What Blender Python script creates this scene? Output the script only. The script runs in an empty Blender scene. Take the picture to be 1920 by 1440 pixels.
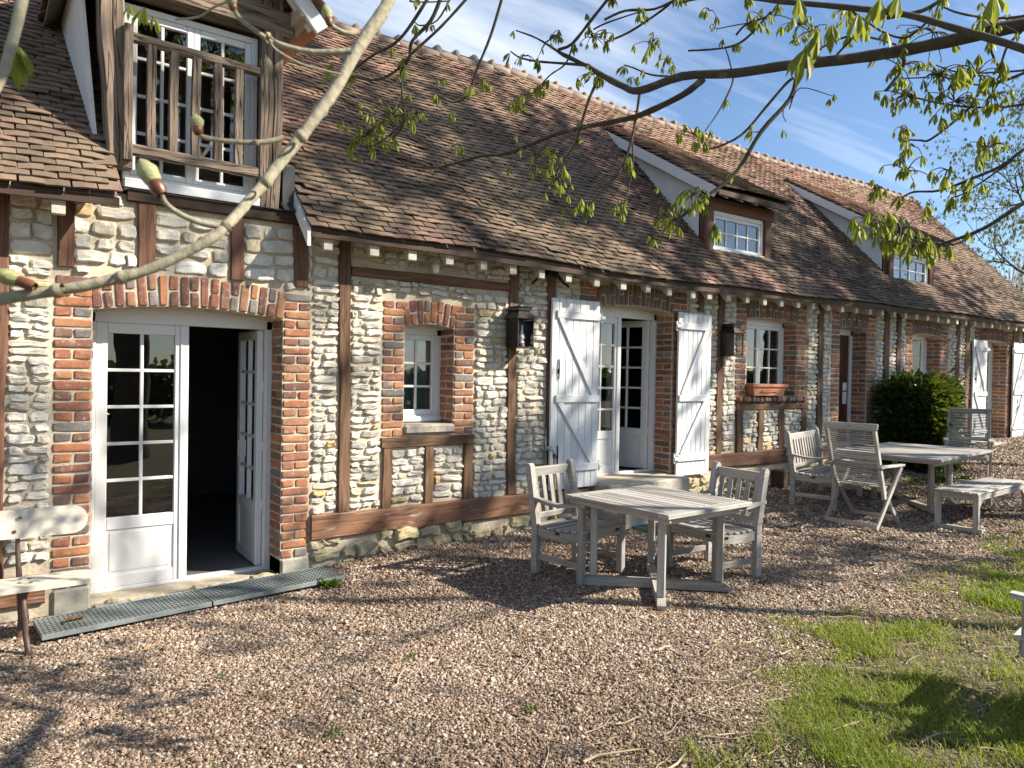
import bpy, math, random
import numpy as np
from mathutils import Vector, Matrix
R = np.random.default_rng(7); random.seed(7)
sc = bpy.context.scene
COL = sc.collection

# ------------------------------------------------------------------ camera, sky, sun, exposure
TH, PIT, ROL, DIST, EYE, FPX = math.radians(53.5), math.radians(-0.78), math.radians(1.0), 6.3, 1.70, 1380.0
CAM = np.array([0, -DIST, EYE])
_f0 = np.array([math.cos(TH), math.sin(TH), 0]); _r0 = np.array([math.sin(TH), -math.cos(TH), 0]); _u0 = np.array([0, 0, 1.0])
FW = _f0*math.cos(PIT)+_u0*math.sin(PIT); _u1 = _u0*math.cos(PIT)-_f0*math.sin(PIT)
RT = _r0*math.cos(ROL)+_u1*math.sin(ROL); UP = _u1*math.cos(ROL)-_r0*math.sin(ROL)
cam = bpy.data.cameras.new("camera"); co = bpy.data.objects.new("camera", cam); COL.objects.link(co)
cam.sensor_width = 36; cam.lens = FPX/1920*36; cam.clip_end = 2000; cam.clip_start = .05
m = Matrix.Identity(4)
for i in range(3):
    m[i][0], m[i][1], m[i][2], m[i][3] = RT[i], UP[i], -FW[i], CAM[i]
co.matrix_world = m
sc.camera = co
cam.dof.use_dof = True; cam.dof.focus_distance = 7.0; cam.dof.aperture_fstop = 8.0

def at(x, y, d):                       # a point seen along a ray, d metres ahead
    return CAM+(FW+RT*((x-960)/FPX)-UP*((y-720)/FPX))*d

SUN = np.array([1.14, -1.0, 1.05]); SUN = SUN/np.linalg.norm(SUN)
sl = bpy.data.lights.new("sun", 'SUN'); sl.energy = 5.0; sl.angle = math.radians(0.6); sl.color = (1.0, .925, .80)
so = bpy.data.objects.new("sun", sl); COL.objects.link(so)
so.rotation_euler = Vector(-SUN).to_track_quat('-Z', 'Y').to_euler()
w = bpy.data.worlds.new("World"); sc.world = w; w.use_nodes = True
nt = w.node_tree; N_ = nt.nodes; L_ = nt.links
bg = N_['Background']; bg.inputs['Strength'].default_value = .075
sky = N_.new('ShaderNodeTexSky'); sky.sky_type = 'NISHITA'; sky.sun_disc = False
sky.sun_elevation = math.asin(SUN[2]); sky.sun_rotation = math.atan2(SUN[0], SUN[1])
sky.air_density = 1.0; sky.dust_density = .2; sky.ozone_density = 4.0
tc = N_.new('ShaderNodeTexCoord'); sx = N_.new('ShaderNodeSeparateXYZ'); L_.new(tc.outputs['Generated'], sx.inputs[0])
def wmath(op, a, b):
    n = N_.new('ShaderNodeMath'); n.operation = op
    for i, v in enumerate((a, b)):
        if isinstance(v, (int, float)): n.inputs[i].default_value = v
        else: L_.new(v, n.inputs[i])
    return n.outputs[0]
zz = wmath('ADD', wmath('MAXIMUM', sx.outputs[2], 0.0), .12)
cx = N_.new('ShaderNodeCombineXYZ'); L_.new(wmath('DIVIDE', sx.outputs[0], zz), cx.inputs[0]); L_.new(wmath('DIVIDE', sx.outputs[1], zz), cx.inputs[1])
mp = N_.new('ShaderNodeMapping'); L_.new(cx.outputs[0], mp.inputs[0]); mp.inputs['Rotation'].default_value = (0, 0, math.radians(62)); mp.inputs['Scale'].default_value = (.38, 2.0, 1)
nz = N_.new('ShaderNodeTexNoise'); L_.new(mp.outputs[0], nz.inputs[0]); nz.inputs['Scale'].default_value = 1.0; nz.inputs['Detail'].default_value = 7; nz.inputs['Roughness'].default_value = .58; nz.inputs['Distortion'].default_value = .5
cr = N_.new('ShaderNodeValToRGB'); L_.new(nz.outputs[0], cr.inputs[0]); cr.color_ramp.elements[0].position = .48; cr.color_ramp.elements[1].position = .78
cr.color_ramp.elements[1].color = (.8, .8, .8, 1)
cm = N_.new('ShaderNodeMix'); cm.data_type = 'RGBA'; L_.new(cr.outputs[0], cm.inputs[0]); L_.new(sky.outputs[0], cm.inputs[6]); cm.inputs[7].default_value = (8.0, 8.4, 9.0, 1)
L_.new(cm.outputs[2], bg.inputs[0])
sc.view_settings.view_transform = 'Standard'; sc.view_settings.look = 'None'
sc.view_settings.exposure = 1.25; sc.view_settings.gamma = 1; sc.view_settings.use_curve_mapping = False
sc.cycles.max_bounces = 8; sc.cycles.transparent_max_bounces = 12

# ------------------------------------------------------------------ object helpers
def link(name, data, parent=None):
    o = bpy.data.objects.new(name, data); COL.objects.link(o)
    if parent is not None: o.parent = parent
    return o
def tag(o, label=None, cat=None, group=None, kind=None):
    if label: o['label'] = label
    if cat: o['category'] = cat
    if group: o['group'] = group
    if kind: o['kind'] = kind
    return o
def empty(name, loc=(0, 0, 0), rz=0, label=None, cat=None, group=None, tilt=None):
    o = link(name, None); o.location = loc; o.rotation_euler = (0, 0, rz)
    if tilt: o.rotation_euler = (tilt[0], tilt[1], rz)
    o.empty_display_size = .1
    return tag(o, label, cat, group)
def copy_tree(o, parent=None):
    c = o.copy(); COL.objects.link(c)
    if parent is not None: c.parent = parent
    for ch in list(o.children): copy_tree(ch, c)
    return c
def np_mesh(name, V, polys, mats, parent=None, smooth=True, attrs=None, midx=None):
    """polys: list of int arrays (n,3) or (n,4)"""
    me = bpy.data.meshes.new(name)
    V = np.asarray(V, np.float32); me.vertices.add(len(V)); me.vertices.foreach_set('co', V.ravel())
    polys = [np.asarray(p, np.int32) for p in polys if len(p)]
    nl = sum(p.size for p in polys); nf = sum(len(p) for p in polys)
    me.loops.add(nl); me.loops.foreach_set('vertex_index', np.concatenate([p.ravel() for p in polys]))
    me.polygons.add(nf)
    ls = []; s = 0
    for p in polys:
        ls.append(s+np.arange(len(p))*p.shape[1]); s += p.size
    me.polygons.foreach_set('loop_start', np.concatenate(ls).astype(np.int32))
    me.polygons.foreach_set('use_smooth', np.full(nf, smooth))
    if midx is not None: me.polygons.foreach_set('material_index', np.asarray(midx, np.int32))
    for k, v in (attrs or {}).items():
        v = np.asarray(v, np.float32)
        a = me.attributes.new(k, 'FLOAT' if v.ndim == 1 else 'FLOAT_VECTOR', 'POINT')
        a.data.foreach_set('value' if v.ndim == 1 else 'vector', v.ravel())
    me.update(calc_edges=True); me.validate(clean_customdata=False)
    for mm in (mats if isinstance(mats, (list, tuple)) else [mats]): me.materials.append(mm)
    return link(name, me, parent)

_CF = None
def _chamfer():
    # unit chamfer box topology: 24 verts: corner(8) x axis(3)
    global _CF
    if _CF: return _CF
    idx = {}; vs = []
    for c in range(8):
        s = [(c >> k) & 1 for k in range(3)]
        for a in range(3):
            idx[(c, a)] = len(vs); vs.append((tuple(1 if x else -1 for x in s), a))
    faces = []
    for a in range(3):                       # main faces
        b, d = (a+1) % 3, (a+2) % 3
        for sgn in (0, 1):
            cs = []
            for (i, j) in ((0, 0), (1, 0), (1, 1), (0, 1)):
                cs.append((sgn << a) | (i << b) | (j << d))
            q = [idx[(c, a)] for c in cs]
            faces.append(q if sgn else q[::-1])
    for a in range(3):                       # edges along axis a
        b, d = (a+1) % 3, (a+2) % 3
        for i in (0, 1):
            for j in (0, 1):
                c0 = (i << b) | (j << d); c1 = c0 | (1 << a)
                q = [idx[(c0, b)], idx[(c1, b)], idx[(c1, d)], idx[(c0, d)]]
                faces.append(q if (i ^ j) else q[::-1])
    for c in range(8):
        par = bin(c).count('1') & 1
        t = [idx[(c, 0)], idx[(c, 1)], idx[(c, 2)]]
        faces.append(t if par else t[::-1])
    _CF = (vs, faces); return _CF

class MB:
    def __init__(s): s.v = []; s.f = []; s.g = []; s.r = []; s.mi = []; s.m = 0
    def add(s, vs, fs, gl=None, rnd=None):
        b = len(s.v); rnd = random.random() if rnd is None else rnd
        s.v += [tuple(p) for p in vs]; s.f += [tuple(b+i for i in f) for f in fs]
        s.g += [tuple(p) for p in (gl if gl is not None else vs)]; s.r += [rnd]*len(vs); s.mi += [s.m]*len(fs)
    def box(s, c, size, rot=None, ch=.004, rnd=None, axis=None):
        h = np.array(size)/2; ch = min(ch, h.min()*.6); vs, fs = _chamfer()
        P = np.array([[sg[k]*(h[k] if k == a else h[k]-ch) for k in range(3)] for sg, a in vs])
        axis = int(np.argmax(size)) if axis is None else axis
        G = np.roll(P, -axis, axis=1)+np.array([random.uniform(0, 20), random.uniform(0, 20), random.uniform(0, 20)])
        if rot is not None: P = P @ np.array(rot).T
        s.add(P+np.array(c), fs, G, rnd)
    def bar(s, A, B, w_, h_, up=(0, 0, 1), ch=.004, rnd=None):
        A = np.array(A, float); B = np.array(B, float); d = B-A; l = np.linalg.norm(d); d /= l
        up = np.array(up, float)
        if abs(d @ up) > .98: up = np.array([0, 1.0, 0]) if abs(d[1]) < .9 else np.array([1.0, 0, 0])
        sd = np.cross(up, d); sd /= np.linalg.norm(sd); u = np.cross(d, sd)
        s.box((A+B)/2, (l, w_, h_), np.stack([d, sd, u], 1), ch, rnd, axis=0)
    def span(s, lo, hi, ch=.004, rnd=None):
        lo = np.array(lo, float); hi = np.array(hi, float); s.box((lo+hi)/2, hi-lo, None, ch, rnd)
    def tube(s, pts, rad, n=8, cap=True, rnd=None):
        pts = np.array(pts, float); rad = np.broadcast_to(np.array(rad, float), (len(pts),))
        V, F = tube_np(pts, rad, n)
        fs = [tuple(f) for f in F]
        if cap: fs += [tuple(range(n))[::-1], tuple(range(len(V)-n, len(V)))]
        l = np.concatenate([[0], np.cumsum(np.linalg.norm(np.diff(pts, axis=0), axis=1))])
        G = [(l[i//n]+3, math.cos(6.28*(i % n)/n)*rad[i//n], math.sin(6.28*(i % n)/n)*rad[i//n]) for i in range(len(V))]
        s.add(V, fs, G, rnd)
    def prism(s, poly, o, U, V, T, rnd=None):
        """2D poly extruded: o + U*x + V*y, thickness vector T"""
        o, U, V, T = [np.array(a, float) for a in (o, U, V, T)]; n = len(poly)
        a = [o+U*p[0]+V*p[1] for p in poly]; b = [p+T for p in a]
        tl = np.linalg.norm(T); off = random.uniform(0, 20)
        G = [(p[0]+off, p[1]+off, 0) for p in poly]+[(p[0]+off, p[1]+off, tl) for p in poly]
        fs = [tuple(range(n))[::-1], tuple(range(n, 2*n))]+[(i, (i+1) % n, n+(i+1) % n, n+i) for i in range(n)]
        nrm = np.cross(U, V)
        if nrm @ T < 0: fs = [f[::-1] for f in fs]
        s.add(a+b, fs, G, rnd)
    def lathe(s, prof, c, n=20, rnd=None):
        vs = []; fs = []
        for r, z in prof:
            for k in range(n):
                a = 2*math.pi*k/n; vs.append((c[0]+r*math.cos(a), c[1]+r*math.sin(a), c[2]+z))
        for i in range(len(prof)-1):
            for k in range(n): fs.append((i*n+k, i*n+(k+1) % n, (i+1)*n+(k+1) % n, (i+1)*n+k))
        s.add(vs, fs, None, rnd)
    def build(s, name, mats, parent=None, smooth=False):
        me = bpy.data.meshes.new(name); me.from_pydata(s.v, [], s.f)
        a = me.attributes.new('gl', 'FLOAT_VECTOR', 'POINT'); a.data.foreach_set('vector', np.array(s.g, np.float32).ravel())
        a = me.attributes.new('rnd', 'FLOAT', 'POINT'); a.data.foreach_set('value', np.array(s.r, np.float32))
        for mm in (mats if isinstance(mats, (list, tuple)) else [mats]): me.materials.append(mm)
        me.polygons.foreach_set('material_index', np.array(s.mi, np.int32))
        me.polygons.foreach_set('use_smooth', np.full(len(s.f), smooth)); me.update()
        return link(name, me, parent)

def tube_np(pts, rad, n):
    d = np.gradient(pts, axis=0); d /= np.linalg.norm(d, axis=1)[:, None]+1e-9
    ref = np.array([0, 0, 1.0]) if abs(d[0][2]) < .9 else np.array([1.0, 0, 0])
    V = []
    for i in range(len(pts)):
        a = np.cross(d[i], ref); a /= np.linalg.norm(a)+1e-9; b = np.cross(d[i], a); ref = np.cross(a, d[i])
        ang = np.arange(n)*2*math.pi/n
        V.append(pts[i]+rad[i]*(np.cos(ang)[:, None]*a+np.sin(ang)[:, None]*b))
    V = np.concatenate(V); m_ = len(pts)
    i = np.arange(m_-1)[:, None]*n; k = np.arange(n)[None]; k2 = (k+1) % n
    F = np.stack([i+k, i+n+k, i+n+k2, i+k2], -1).reshape(-1, 4)
    return V, F

# ------------------------------------------------------------------ material helpers
class NT:
    def __init__(s, name):
        s.m = bpy.data.materials.new(name); s.m.use_nodes = True; s.t = s.m.node_tree; s.b = s.t.nodes['Principled BSDF']
    def n(s, typ, ins=None, **kw):
        k = s.t.nodes.new('ShaderNode'+typ)
        for a, v in kw.items(): setattr(k, a, v)
        for a, v in (ins or {}).items(): s.put(k.inputs[a], v)
        return k
    def put(s, sock, v):
        if hasattr(v, 'is_output'): s.t.links.new(v, sock)
        else: sock.default_value = v
    def set(s, **kw):
        names = dict(color='Base Color', rough='Roughness', metal='Metallic', normal='Normal', spec='Specular IOR Level', alpha='Alpha')
        for a, v in kw.items(): s.put(s.b.inputs[names[a]], v)
    def coord(s, kind='Object', scale=(1, 1, 1)):
        if kind in ('gl',): src = s.n('Attribute', attribute_name='gl').outputs['Vector']
        else: src = s.n('TexCoord').outputs[kind]
        return s.n('Mapping', {0: src, 'Scale': scale}).outputs[0]
    def noise(s, co_, scale, detail=4, rough=.55, dist=0):
        return s.n('TexNoise', {'Vector': co_, 'Scale': scale, 'Detail': detail, 'Roughness': rough, 'Distortion': dist}).outputs[0]
    def ramp(s, fac, stops, mode='LINEAR'):
        r = s.n('ValToRGB', {0: fac}); e = r.color_ramp; e.interpolation = mode
        while len(e.elements) < len(stops): e.elements.new(.5)
        for el, (p, c) in zip(e.elements, stops): el.position = p; el.color = (c if len(c) == 4 else (*c, 1)) if not isinstance(c, (int, float)) else (c, c, c, 1)
        return r.outputs[0]
    def mix(s, f, a, b, mode='MIX'):
        k = s.n('Mix', data_type='RGBA', blend_type=mode); s.put(k.inputs[0], f)
        for i, v in ((6, a), (7, b)): s.put(k.inputs[i], v if hasattr(v, 'is_output') else ((*v, 1) if len(v) == 3 else v))
        return k.outputs[2]
    def math(s, op, a, b=0.0):
        return s.n('Math', {0: a, 1: b}, operation=op).outputs[0]
    def bump(s, h, strength=.3, dist=.01):
        return s.n('Bump', {'Height': h, 'Strength': strength, 'Distance': dist}).outputs[0]
    def rnd(s): return s.n('Attribute', attribute_name='rnd').outputs['Fac']
def grey(v): return (v, v, v)

def m_plain(name, c, rough=.6, metal=0, nscale=30, var=.12, bump=.15):
    k = NT(name); n = k.noise(k.coord('Object'), nscale, 5)
    n2 = k.noise(k.coord('Object'), nscale*.13, 3)
    f = k.math('ADD', k.math('MULTIPLY', n, .5), k.math('MULTIPLY', n2, .5))
    d = tuple(x*(1-2*var) for x in c); e = tuple(min(1, x*(1+2*var)) for x in c)
    k.set(color=k.ramp(f, [(.3, d), (.7, e)]), rough=rough, metal=metal)
    if bump: k.set(normal=k.bump(n, bump, .004))
    return k.m
def m_block(name, stops, stain=(.62, .58, .5), stain_amt=.25, bump=.5, bscale=70, rough=.9, mode='LINEAR', dirt=None):
    k = NT(name); o = k.coord('Object')
    c = k.ramp(k.rnd(), stops, mode)
    n1 = k.noise(o, 14, 6, .65); n2 = k.noise(o, bscale, 5, .6); n3 = k.noise(o, 3.1, 4)
    c = k.mix(k.ramp(n1, [(.35, 0.0), (.65, 1.0)]), k.mix(1.0, c, (.74, .72, .7), 'MULTIPLY'), c)
    c = k.mix(k.math('MULTIPLY', k.ramp(k.noise(o, 22, 7, .7), [(.56, 0.0), (.7, 1.0)]), stain_amt), c, stain)
    if dirt: c = k.mix(k.math('MULTIPLY', k.ramp(n3, [(.5, 0.0), (.72, 1.0)]), dirt[1]), c, dirt[0])
    k.set(color=c, rough=rough, spec=.2)
    h = k.math('ADD', k.math('MULTIPLY', n2, .5), n1)
    k.set(normal=k.bump(h, bump, .012)); return k.m
def m_wood(name, dark, light, rough=.75, sc_=(1.6, 34, 34), bump=.4, crack=.0, wear=None):
    k = NT(name); g = k.coord('gl', sc_); g2 = k.coord('gl', (.8, 5, 5))
    n = k.noise(g, 1.0, 7, .62, .4); n2 = k.noise(g2, 1.2, 4); r = k.rnd()
    f = k.math('ADD', k.math('MULTIPLY', n, .65), k.math('ADD', k.math('MULTIPLY', n2, .24), k.math('ADD', k.math('MULTIPLY', r, .26), -.04)))
    c = k.ramp(f, [(.32, dark), (.72, light)])
    if wear:
        wn = k.noise(k.coord('gl', (2.2, 11, 11)), 1.0, 7, .7, .6)
        c = k.mix(k.math('MULTIPLY', k.ramp(wn, [(wear[1], 0.0), (wear[1]+.12, 1.0)]), wear[2]), c, wear[0])
    h = n
    if crack:
        cn = k.noise(k.coord('gl', (.9, 16, 16)), 1.0, 3, .5, .8)
        cf = k.ramp(cn, [(.47, 0.0), (.5, 1.0), (.53, 0.0)])
        c = k.mix(k.math('MULTIPLY', cf, crack), c, tuple(x*.25 for x in dark))
        h = k.math('SUBTRACT', n, k.math('MULTIPLY', cf, .8))
    k.set(color=c, rough=rough, spec=.25, normal=k.bump(h, bump, .006)); return k.m

STONE = m_block('limestone', [(0, (.33, .31, .26)), (.15, (.49, .46, .40)), (.45, (.63, .595, .52)), (.75, (.74, .71, .64)), (.9, (.60, .49, .31)), (1, (.60, .44, .2))],
                stain=(.34, .30, .23), stain_amt=.3, bump=.6, bscale=60, dirt=((.50, .43, .29), .3))
PLINTH = m_block('plinth_stone', [(0, (.30, .28, .2)), (.5, (.52, .45, .29)), (1, (.62, .52, .3))], stain=(.2, .2, .12), stain_amt=.5, bump=.8, bscale=50, dirt=((.25, .25, .14), .5))
BRICK = m_block('old_brick', [(0, (.15, .13, .12)), (.08, (.24, .22, .205)), (.16, (.21, .12, .09)), (.28, (.19, .095, .075)), (.42, (.30, .13, .085)), (.56, (.37, .155, .085)), (.74, (.43, .20, .10)), (.87, (.35, .20, .125)), (1, (.28, .115, .08))],
                stain=(.56, .50, .41), stain_amt=.55, bump=.55, bscale=90)
BRICKD = m_block('dark_brick', [(0, (.12, .11, .105)), (.3, (.2, .19, .18)), (.45, (.24, .11, .075)), (.65, (.17, .1, .07)), (.85, (.3, .14, .08)), (1, (.2, .17, .14))],
                 stain=(.42, .38, .3), stain_amt=.35, bump=.55, bscale=90)  # darker, greyer brick mix for the arches and the brick sill
MORTAR = m_plain('lime_mortar', (.46, .39, .29), .95, 0, 45, .2, .8)
TIMBER = m_wood('stained_timber', (.065, .03, .02), (.20, .10, .062), .7, wear=((.26, .17, .1), .57, .55), crack=.5)
TIMBER2 = m_wood('faded_timber', (.07, .037, .022), (.23, .135, .078), .8, wear=((.33, .28, .22), .6, .5), crack=.6)
SOLE = m_wood('peeling_timber', (.13, .065, .04), (.29, .15, .085), .8, wear=((.55, .47, .4), .56, .75), crack=.6)
OAK = m_wood('weathered_oak', (.055, .038, .026), (.31, .235, .175), .85, (1.3, 26, 26), 1.0, crack=.9, wear=((.44, .36, .28), .6, .5))
TEAK = m_wood('silvered_teak', (.19, .172, .15), (.47, .44, .395), .8, (2.6, 60, 60), .3, crack=.2, wear=((.30, .25, .19), .6, .4))
BENCHW = m_wood('cream_painted_wood', (.50, .46, .38), (.66, .61, .52), .55, (1.2, 22, 22), .12)
DARKWOOD = m_wood('dark_fascia', (.035, .022, .016), (.09, .055, .038), .75)
DOORWOOD = m_wood('brown_door', (.05, .02, .012), (.10, .04, .025), .5, bump=.1)
PVC = m_plain('white_joinery', (.68, .68, .66), .35, 0, 12, .02, 0)
SHUT = m_wood('white_shutter_paint', (.58, .58, .57), (.72, .72, .71), .55, (1.5, 20, 20), .15, wear=((.5, .47, .42), .68, .4))
RAFT = m_wood('rafter_paint', (.30, .27, .22), (.46, .42, .35), .8, wear=((.3, .25, .2), .6, .5))
PLASTER = m_plain('white_plaster', (.66, .66, .64), .9, 0, 25, .06, .2)
CONC = m_plain('concrete', (.34, .315, .26), .95, 0, 18, .2, .6)
SILLST = m_plain('grey_sill_stone', (.30, .27, .22), .95, 0, 20, .25, .6)
LEAD = m_plain('lead_flashing', (.33, .34, .36), .45, .6, 14, .12, .1)
ZINC = m_plain('dark_zinc', (.03, .032, .036), .6, .3, 14, .12, .1)
IRON = m_plain('black_iron', (.012, .011, .012), .55, .3, 30, .2, .2)
RUST = m_plain('painted_cast_iron', (.12, .075, .06), .5, .4, 40, .25, .3)
LANT = m_plain('bronze_lantern_metal', (.055, .048, .045), .38, .7, 26, .3, .15)
GALV = m_plain('galvanised_steel', (.34, .38, .37), .5, .75, 30, .15, .1)
TERRA = m_plain('terracotta', (.46, .19, .10), .8, 0, 16, .14, .2)
WHITE = m_plain('white_plastic', (.75, .75, .72), .4, 0, 10, .02, 0)
PAPER = m_plain('paper', (.72, .72, .68), .8, 0, 10, .03, 0)
HOSE = m_plain('yellow_hose', (.55, .36, .03), .5, 0, 12, .05, 0)
REDC = m_plain('dark_red_plastic', (.16, .02, .02), .5, 0, 12, .05, 0)
LACE = m_plain('white_curtain', (.72, .70, .70), .9, 0, 60, .06, .2)
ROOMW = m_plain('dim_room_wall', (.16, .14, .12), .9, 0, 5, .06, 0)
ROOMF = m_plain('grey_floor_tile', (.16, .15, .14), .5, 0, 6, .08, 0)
SOFFIT = m_plain('soffit_board', (.22, .18, .13), .9, 0, 12, .15, .2)
OPAL = m_plain('lamp_glass', (.75, .74, .72), .2, 0, 10, .02, 0)

def m_tile():
    k = NT('clay_roof_tile'); o = k.coord('Object')
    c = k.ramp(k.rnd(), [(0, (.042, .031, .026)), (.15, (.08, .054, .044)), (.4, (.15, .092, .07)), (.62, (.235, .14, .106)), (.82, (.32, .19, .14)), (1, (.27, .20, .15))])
    n1 = k.noise(o, .75, 5, .6); n2 = k.noise(o, 30, 6, .65); n3 = k.noise(o, 7, 5, .7)
    c = k.mix(k.ramp(n1, [(.42, 0.0), (.62, .5)]), c, (.26, .205, .13))       # pale lichen film in broad patches
    c = k.mix(k.math('MULTIPLY', k.ramp(n3, [(.55, 0.0), (.68, 1.0)]), .55), c, (.075, .06, .045))
    c = k.mix(k.math('MULTIPLY', k.ramp(n2, [(.6, 0.0), (.7, 1.0)]), .35), c, (.34, .29, .2))
    k.set(color=c, rough=.9, spec=.25, normal=k.bump(n2, .5, .006)); return k.m
TILE = m_tile()
RIDGE = m_block('ridge_tile', [(0, (.24, .14, .10)), (.5, (.32, .19, .14)), (1, (.36, .27, .21))], stain=(.4, .36, .3), stain_amt=.4, bump=.5)
RMORT = m_plain('ridge_mortar', (.27, .21, .17), .95, 0, 16, .22, .7)
MOSS = m_plain('moss_tile', (.16, .115, .07), .95, 0, 22, .3, .8)

def m_glass():
    k = NT('window_glass'); t = k.t
    tr = k.n('BsdfTransparent', {0: (.62, .66, .66, 1)}); gl_ = k.n('BsdfGlossy', {'Roughness': .0, 0: (.95, .97, 1, 1)})
    wv = k.noise(k.coord('Object'), 2.2, 2)
    b = k.bump(wv, .05, .02); k.put(gl_.inputs['Normal'], b)
    fr = k.n('Fresnel', {'IOR': 1.55}); f = k.math('ADD', k.math('MULTIPLY', fr.outputs[0], 1.5), .07)
    mx = k.n('MixShader'); k.put(mx.inputs[0], f); t.links.new(tr.outputs[0], mx.inputs[1]); t.links.new(gl_.outputs[0], mx.inputs[2])
    t.links.new(mx.outputs[0], t.nodes['Material Output'].inputs[0]); return k.m
GLASS = m_glass()
def m_leaf(name, a, b, tr=.45, rough=.5):
    k = NT(name); t = k.t
    c = k.mix(k.noise(k.coord('Object'), 25, 3), k.ramp(k.rnd(), [(0, a), (1, b)]), tuple(x*.8 for x in a))
    k.set(color=c, rough=rough, spec=.35)
    ts = k.n('BsdfTranslucent'); k.put(ts.inputs[0], k.mix(.5, c, (.42, .5, .04)))
    mx = k.n('MixShader'); mx.inputs[0].default_value = tr
    t.links.new(k.b.outputs[0], mx.inputs[1]); t.links.new(ts.outputs[0], mx.inputs[2]); t.links.new(mx.outputs[0], t.nodes['Material Output'].inputs[0]); return k.m
LEAF = m_leaf('young_chestnut_leaf', (.10, .125, .02), (.42, .43, .08), .5)
LEAFD = m_leaf('small_tree_leaf', (.05, .075, .015), (.10, .13, .03), .35)
LAUREL = m_leaf('laurel_leaf', (.014, .034, .008), (.07, .125, .025), .18, .25)
GRASSM = m_leaf('grass_blade', (.14, .20, .018), (.42, .46, .065), .45, .6)
STRAW = m_leaf('dry_grass', (.28, .23, .12), (.5, .43, .26), .3, .8)
WEEDM = m_leaf('weed_leaf', (.06, .12, .02), (.12, .2, .04), .35)
DRYLEAF = m_leaf('dry_leaf', (.14, .06, .03), (.22, .10, .05), .2)
TWIG = m_wood('dry_twig', (.16, .11, .07), (.42, .33, .23), .9)
BUD = m_wood('chestnut_bud', (.17, .19, .06), (.44, .42, .22), .8, (5, 260, 260), .5)
def m_bark(name, a, b, young=False):
    k = NT(name); o = k.coord('Object'); n = k.noise(o, 25 if not young else 70, 7, .7); n2 = k.noise(o, 4 if not young else 11, 4)
    c = k.mix(n2, k.ramp(n, [(.3, a), (.7, b)]), tuple((x+y)/2 for x, y in zip(a, b)))
    c = k.mix(k.ramp(k.noise(o, 9, 5), [(.58, 0.0), (.7, .6)]), c, (.22, .22, .1))
    h = n
    if young:
        v = k.n('TexVoronoi', {'Vector': o, 'Scale': 75.0}).outputs['Distance']
        c = k.mix(k.ramp(v, [(.06, .7), (.13, 0.0)]), c, (.16, .12, .07)); c = k.mix(k.ramp(k.noise(o, 38, 6, .7), [(.55, 0.0), (.68, .7)]), c, (.15, .125, .08)); h = k.math('ADD', n, k.math('MULTIPLY', v, -.5))
    k.set(color=c, rough=.85, spec=.2, normal=k.bump(h, .7, .004)); return k.m
BARK = m_bark('chestnut_bark', (.035, .029, .022), (.105, .09, .068))
BARKL = m_bark('young_bark', (.20, .175, .115), (.42, .38, .28), True)

# ------------------------------------------------------------------ ground
def sstep(a, b, x):
    t = np.clip((x-a)/(b-a), 0, 1); return t*t*(3-2*t)
def gz(x, y):
    x = np.asarray(x, float); y = np.asarray(y, float)
    f = np.interp(x, [-60, -6, .4, 2.4, 3, 4.8, 8.3, 9.5, 13, 17, 25, 60, 300], [-.4, -.2, -.13, -.09, -.03, .02, .13, .18, .33, .5, .8, 1.5, 3])
    d = np.clip(-y, 0, 4)
    return f-.045*d*sstep(3, 8, x)+.05*sstep(1.5, 3, d)*(1-sstep(2, 4.5, x))
def vnoise(x, y, s, seed=0):
    rs = np.random.default_rng(seed); G = rs.random((64, 64)); x = np.asarray(x)*s; y = np.asarray(y)*s
    i = np.floor(x).astype(int); j = np.floor(y).astype(int); fx = x-i; fy = y-j; fx = fx*fx*(3-2*fx); fy = fy*fy*(3-2*fy)
    g = lambda a, b: G[a % 64, b % 64]
    return (g(i, j)*(1-fx)+g(i+1, j)*fx)*(1-fy)+(g(i, j+1)*(1-fx)+g(i+1, j+1)*fx)*fy
LB = np.array([[-40, -6.2], [0, -4.9], [1.6, -4.5], [2.4, -4.05], [2.9, -3.9], [3.5, -3.85], [4.2, -3.7], [5, -3.55], [6, -3.5], [6.8, -3.65], [8, -3.4], [9, -3.35], [14, -3.3], [40, -3.0], [200, -3]])
def lawn(x, y):      # >0 inside the lawn, metres from its edge
    e = np.interp(x, LB[:, 0], LB[:, 1])
    return (e-y)+.5*(vnoise(x, y, 1.7, 3)-.5)+.3*(vnoise(x, y, 5, 4)-.5)
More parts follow.
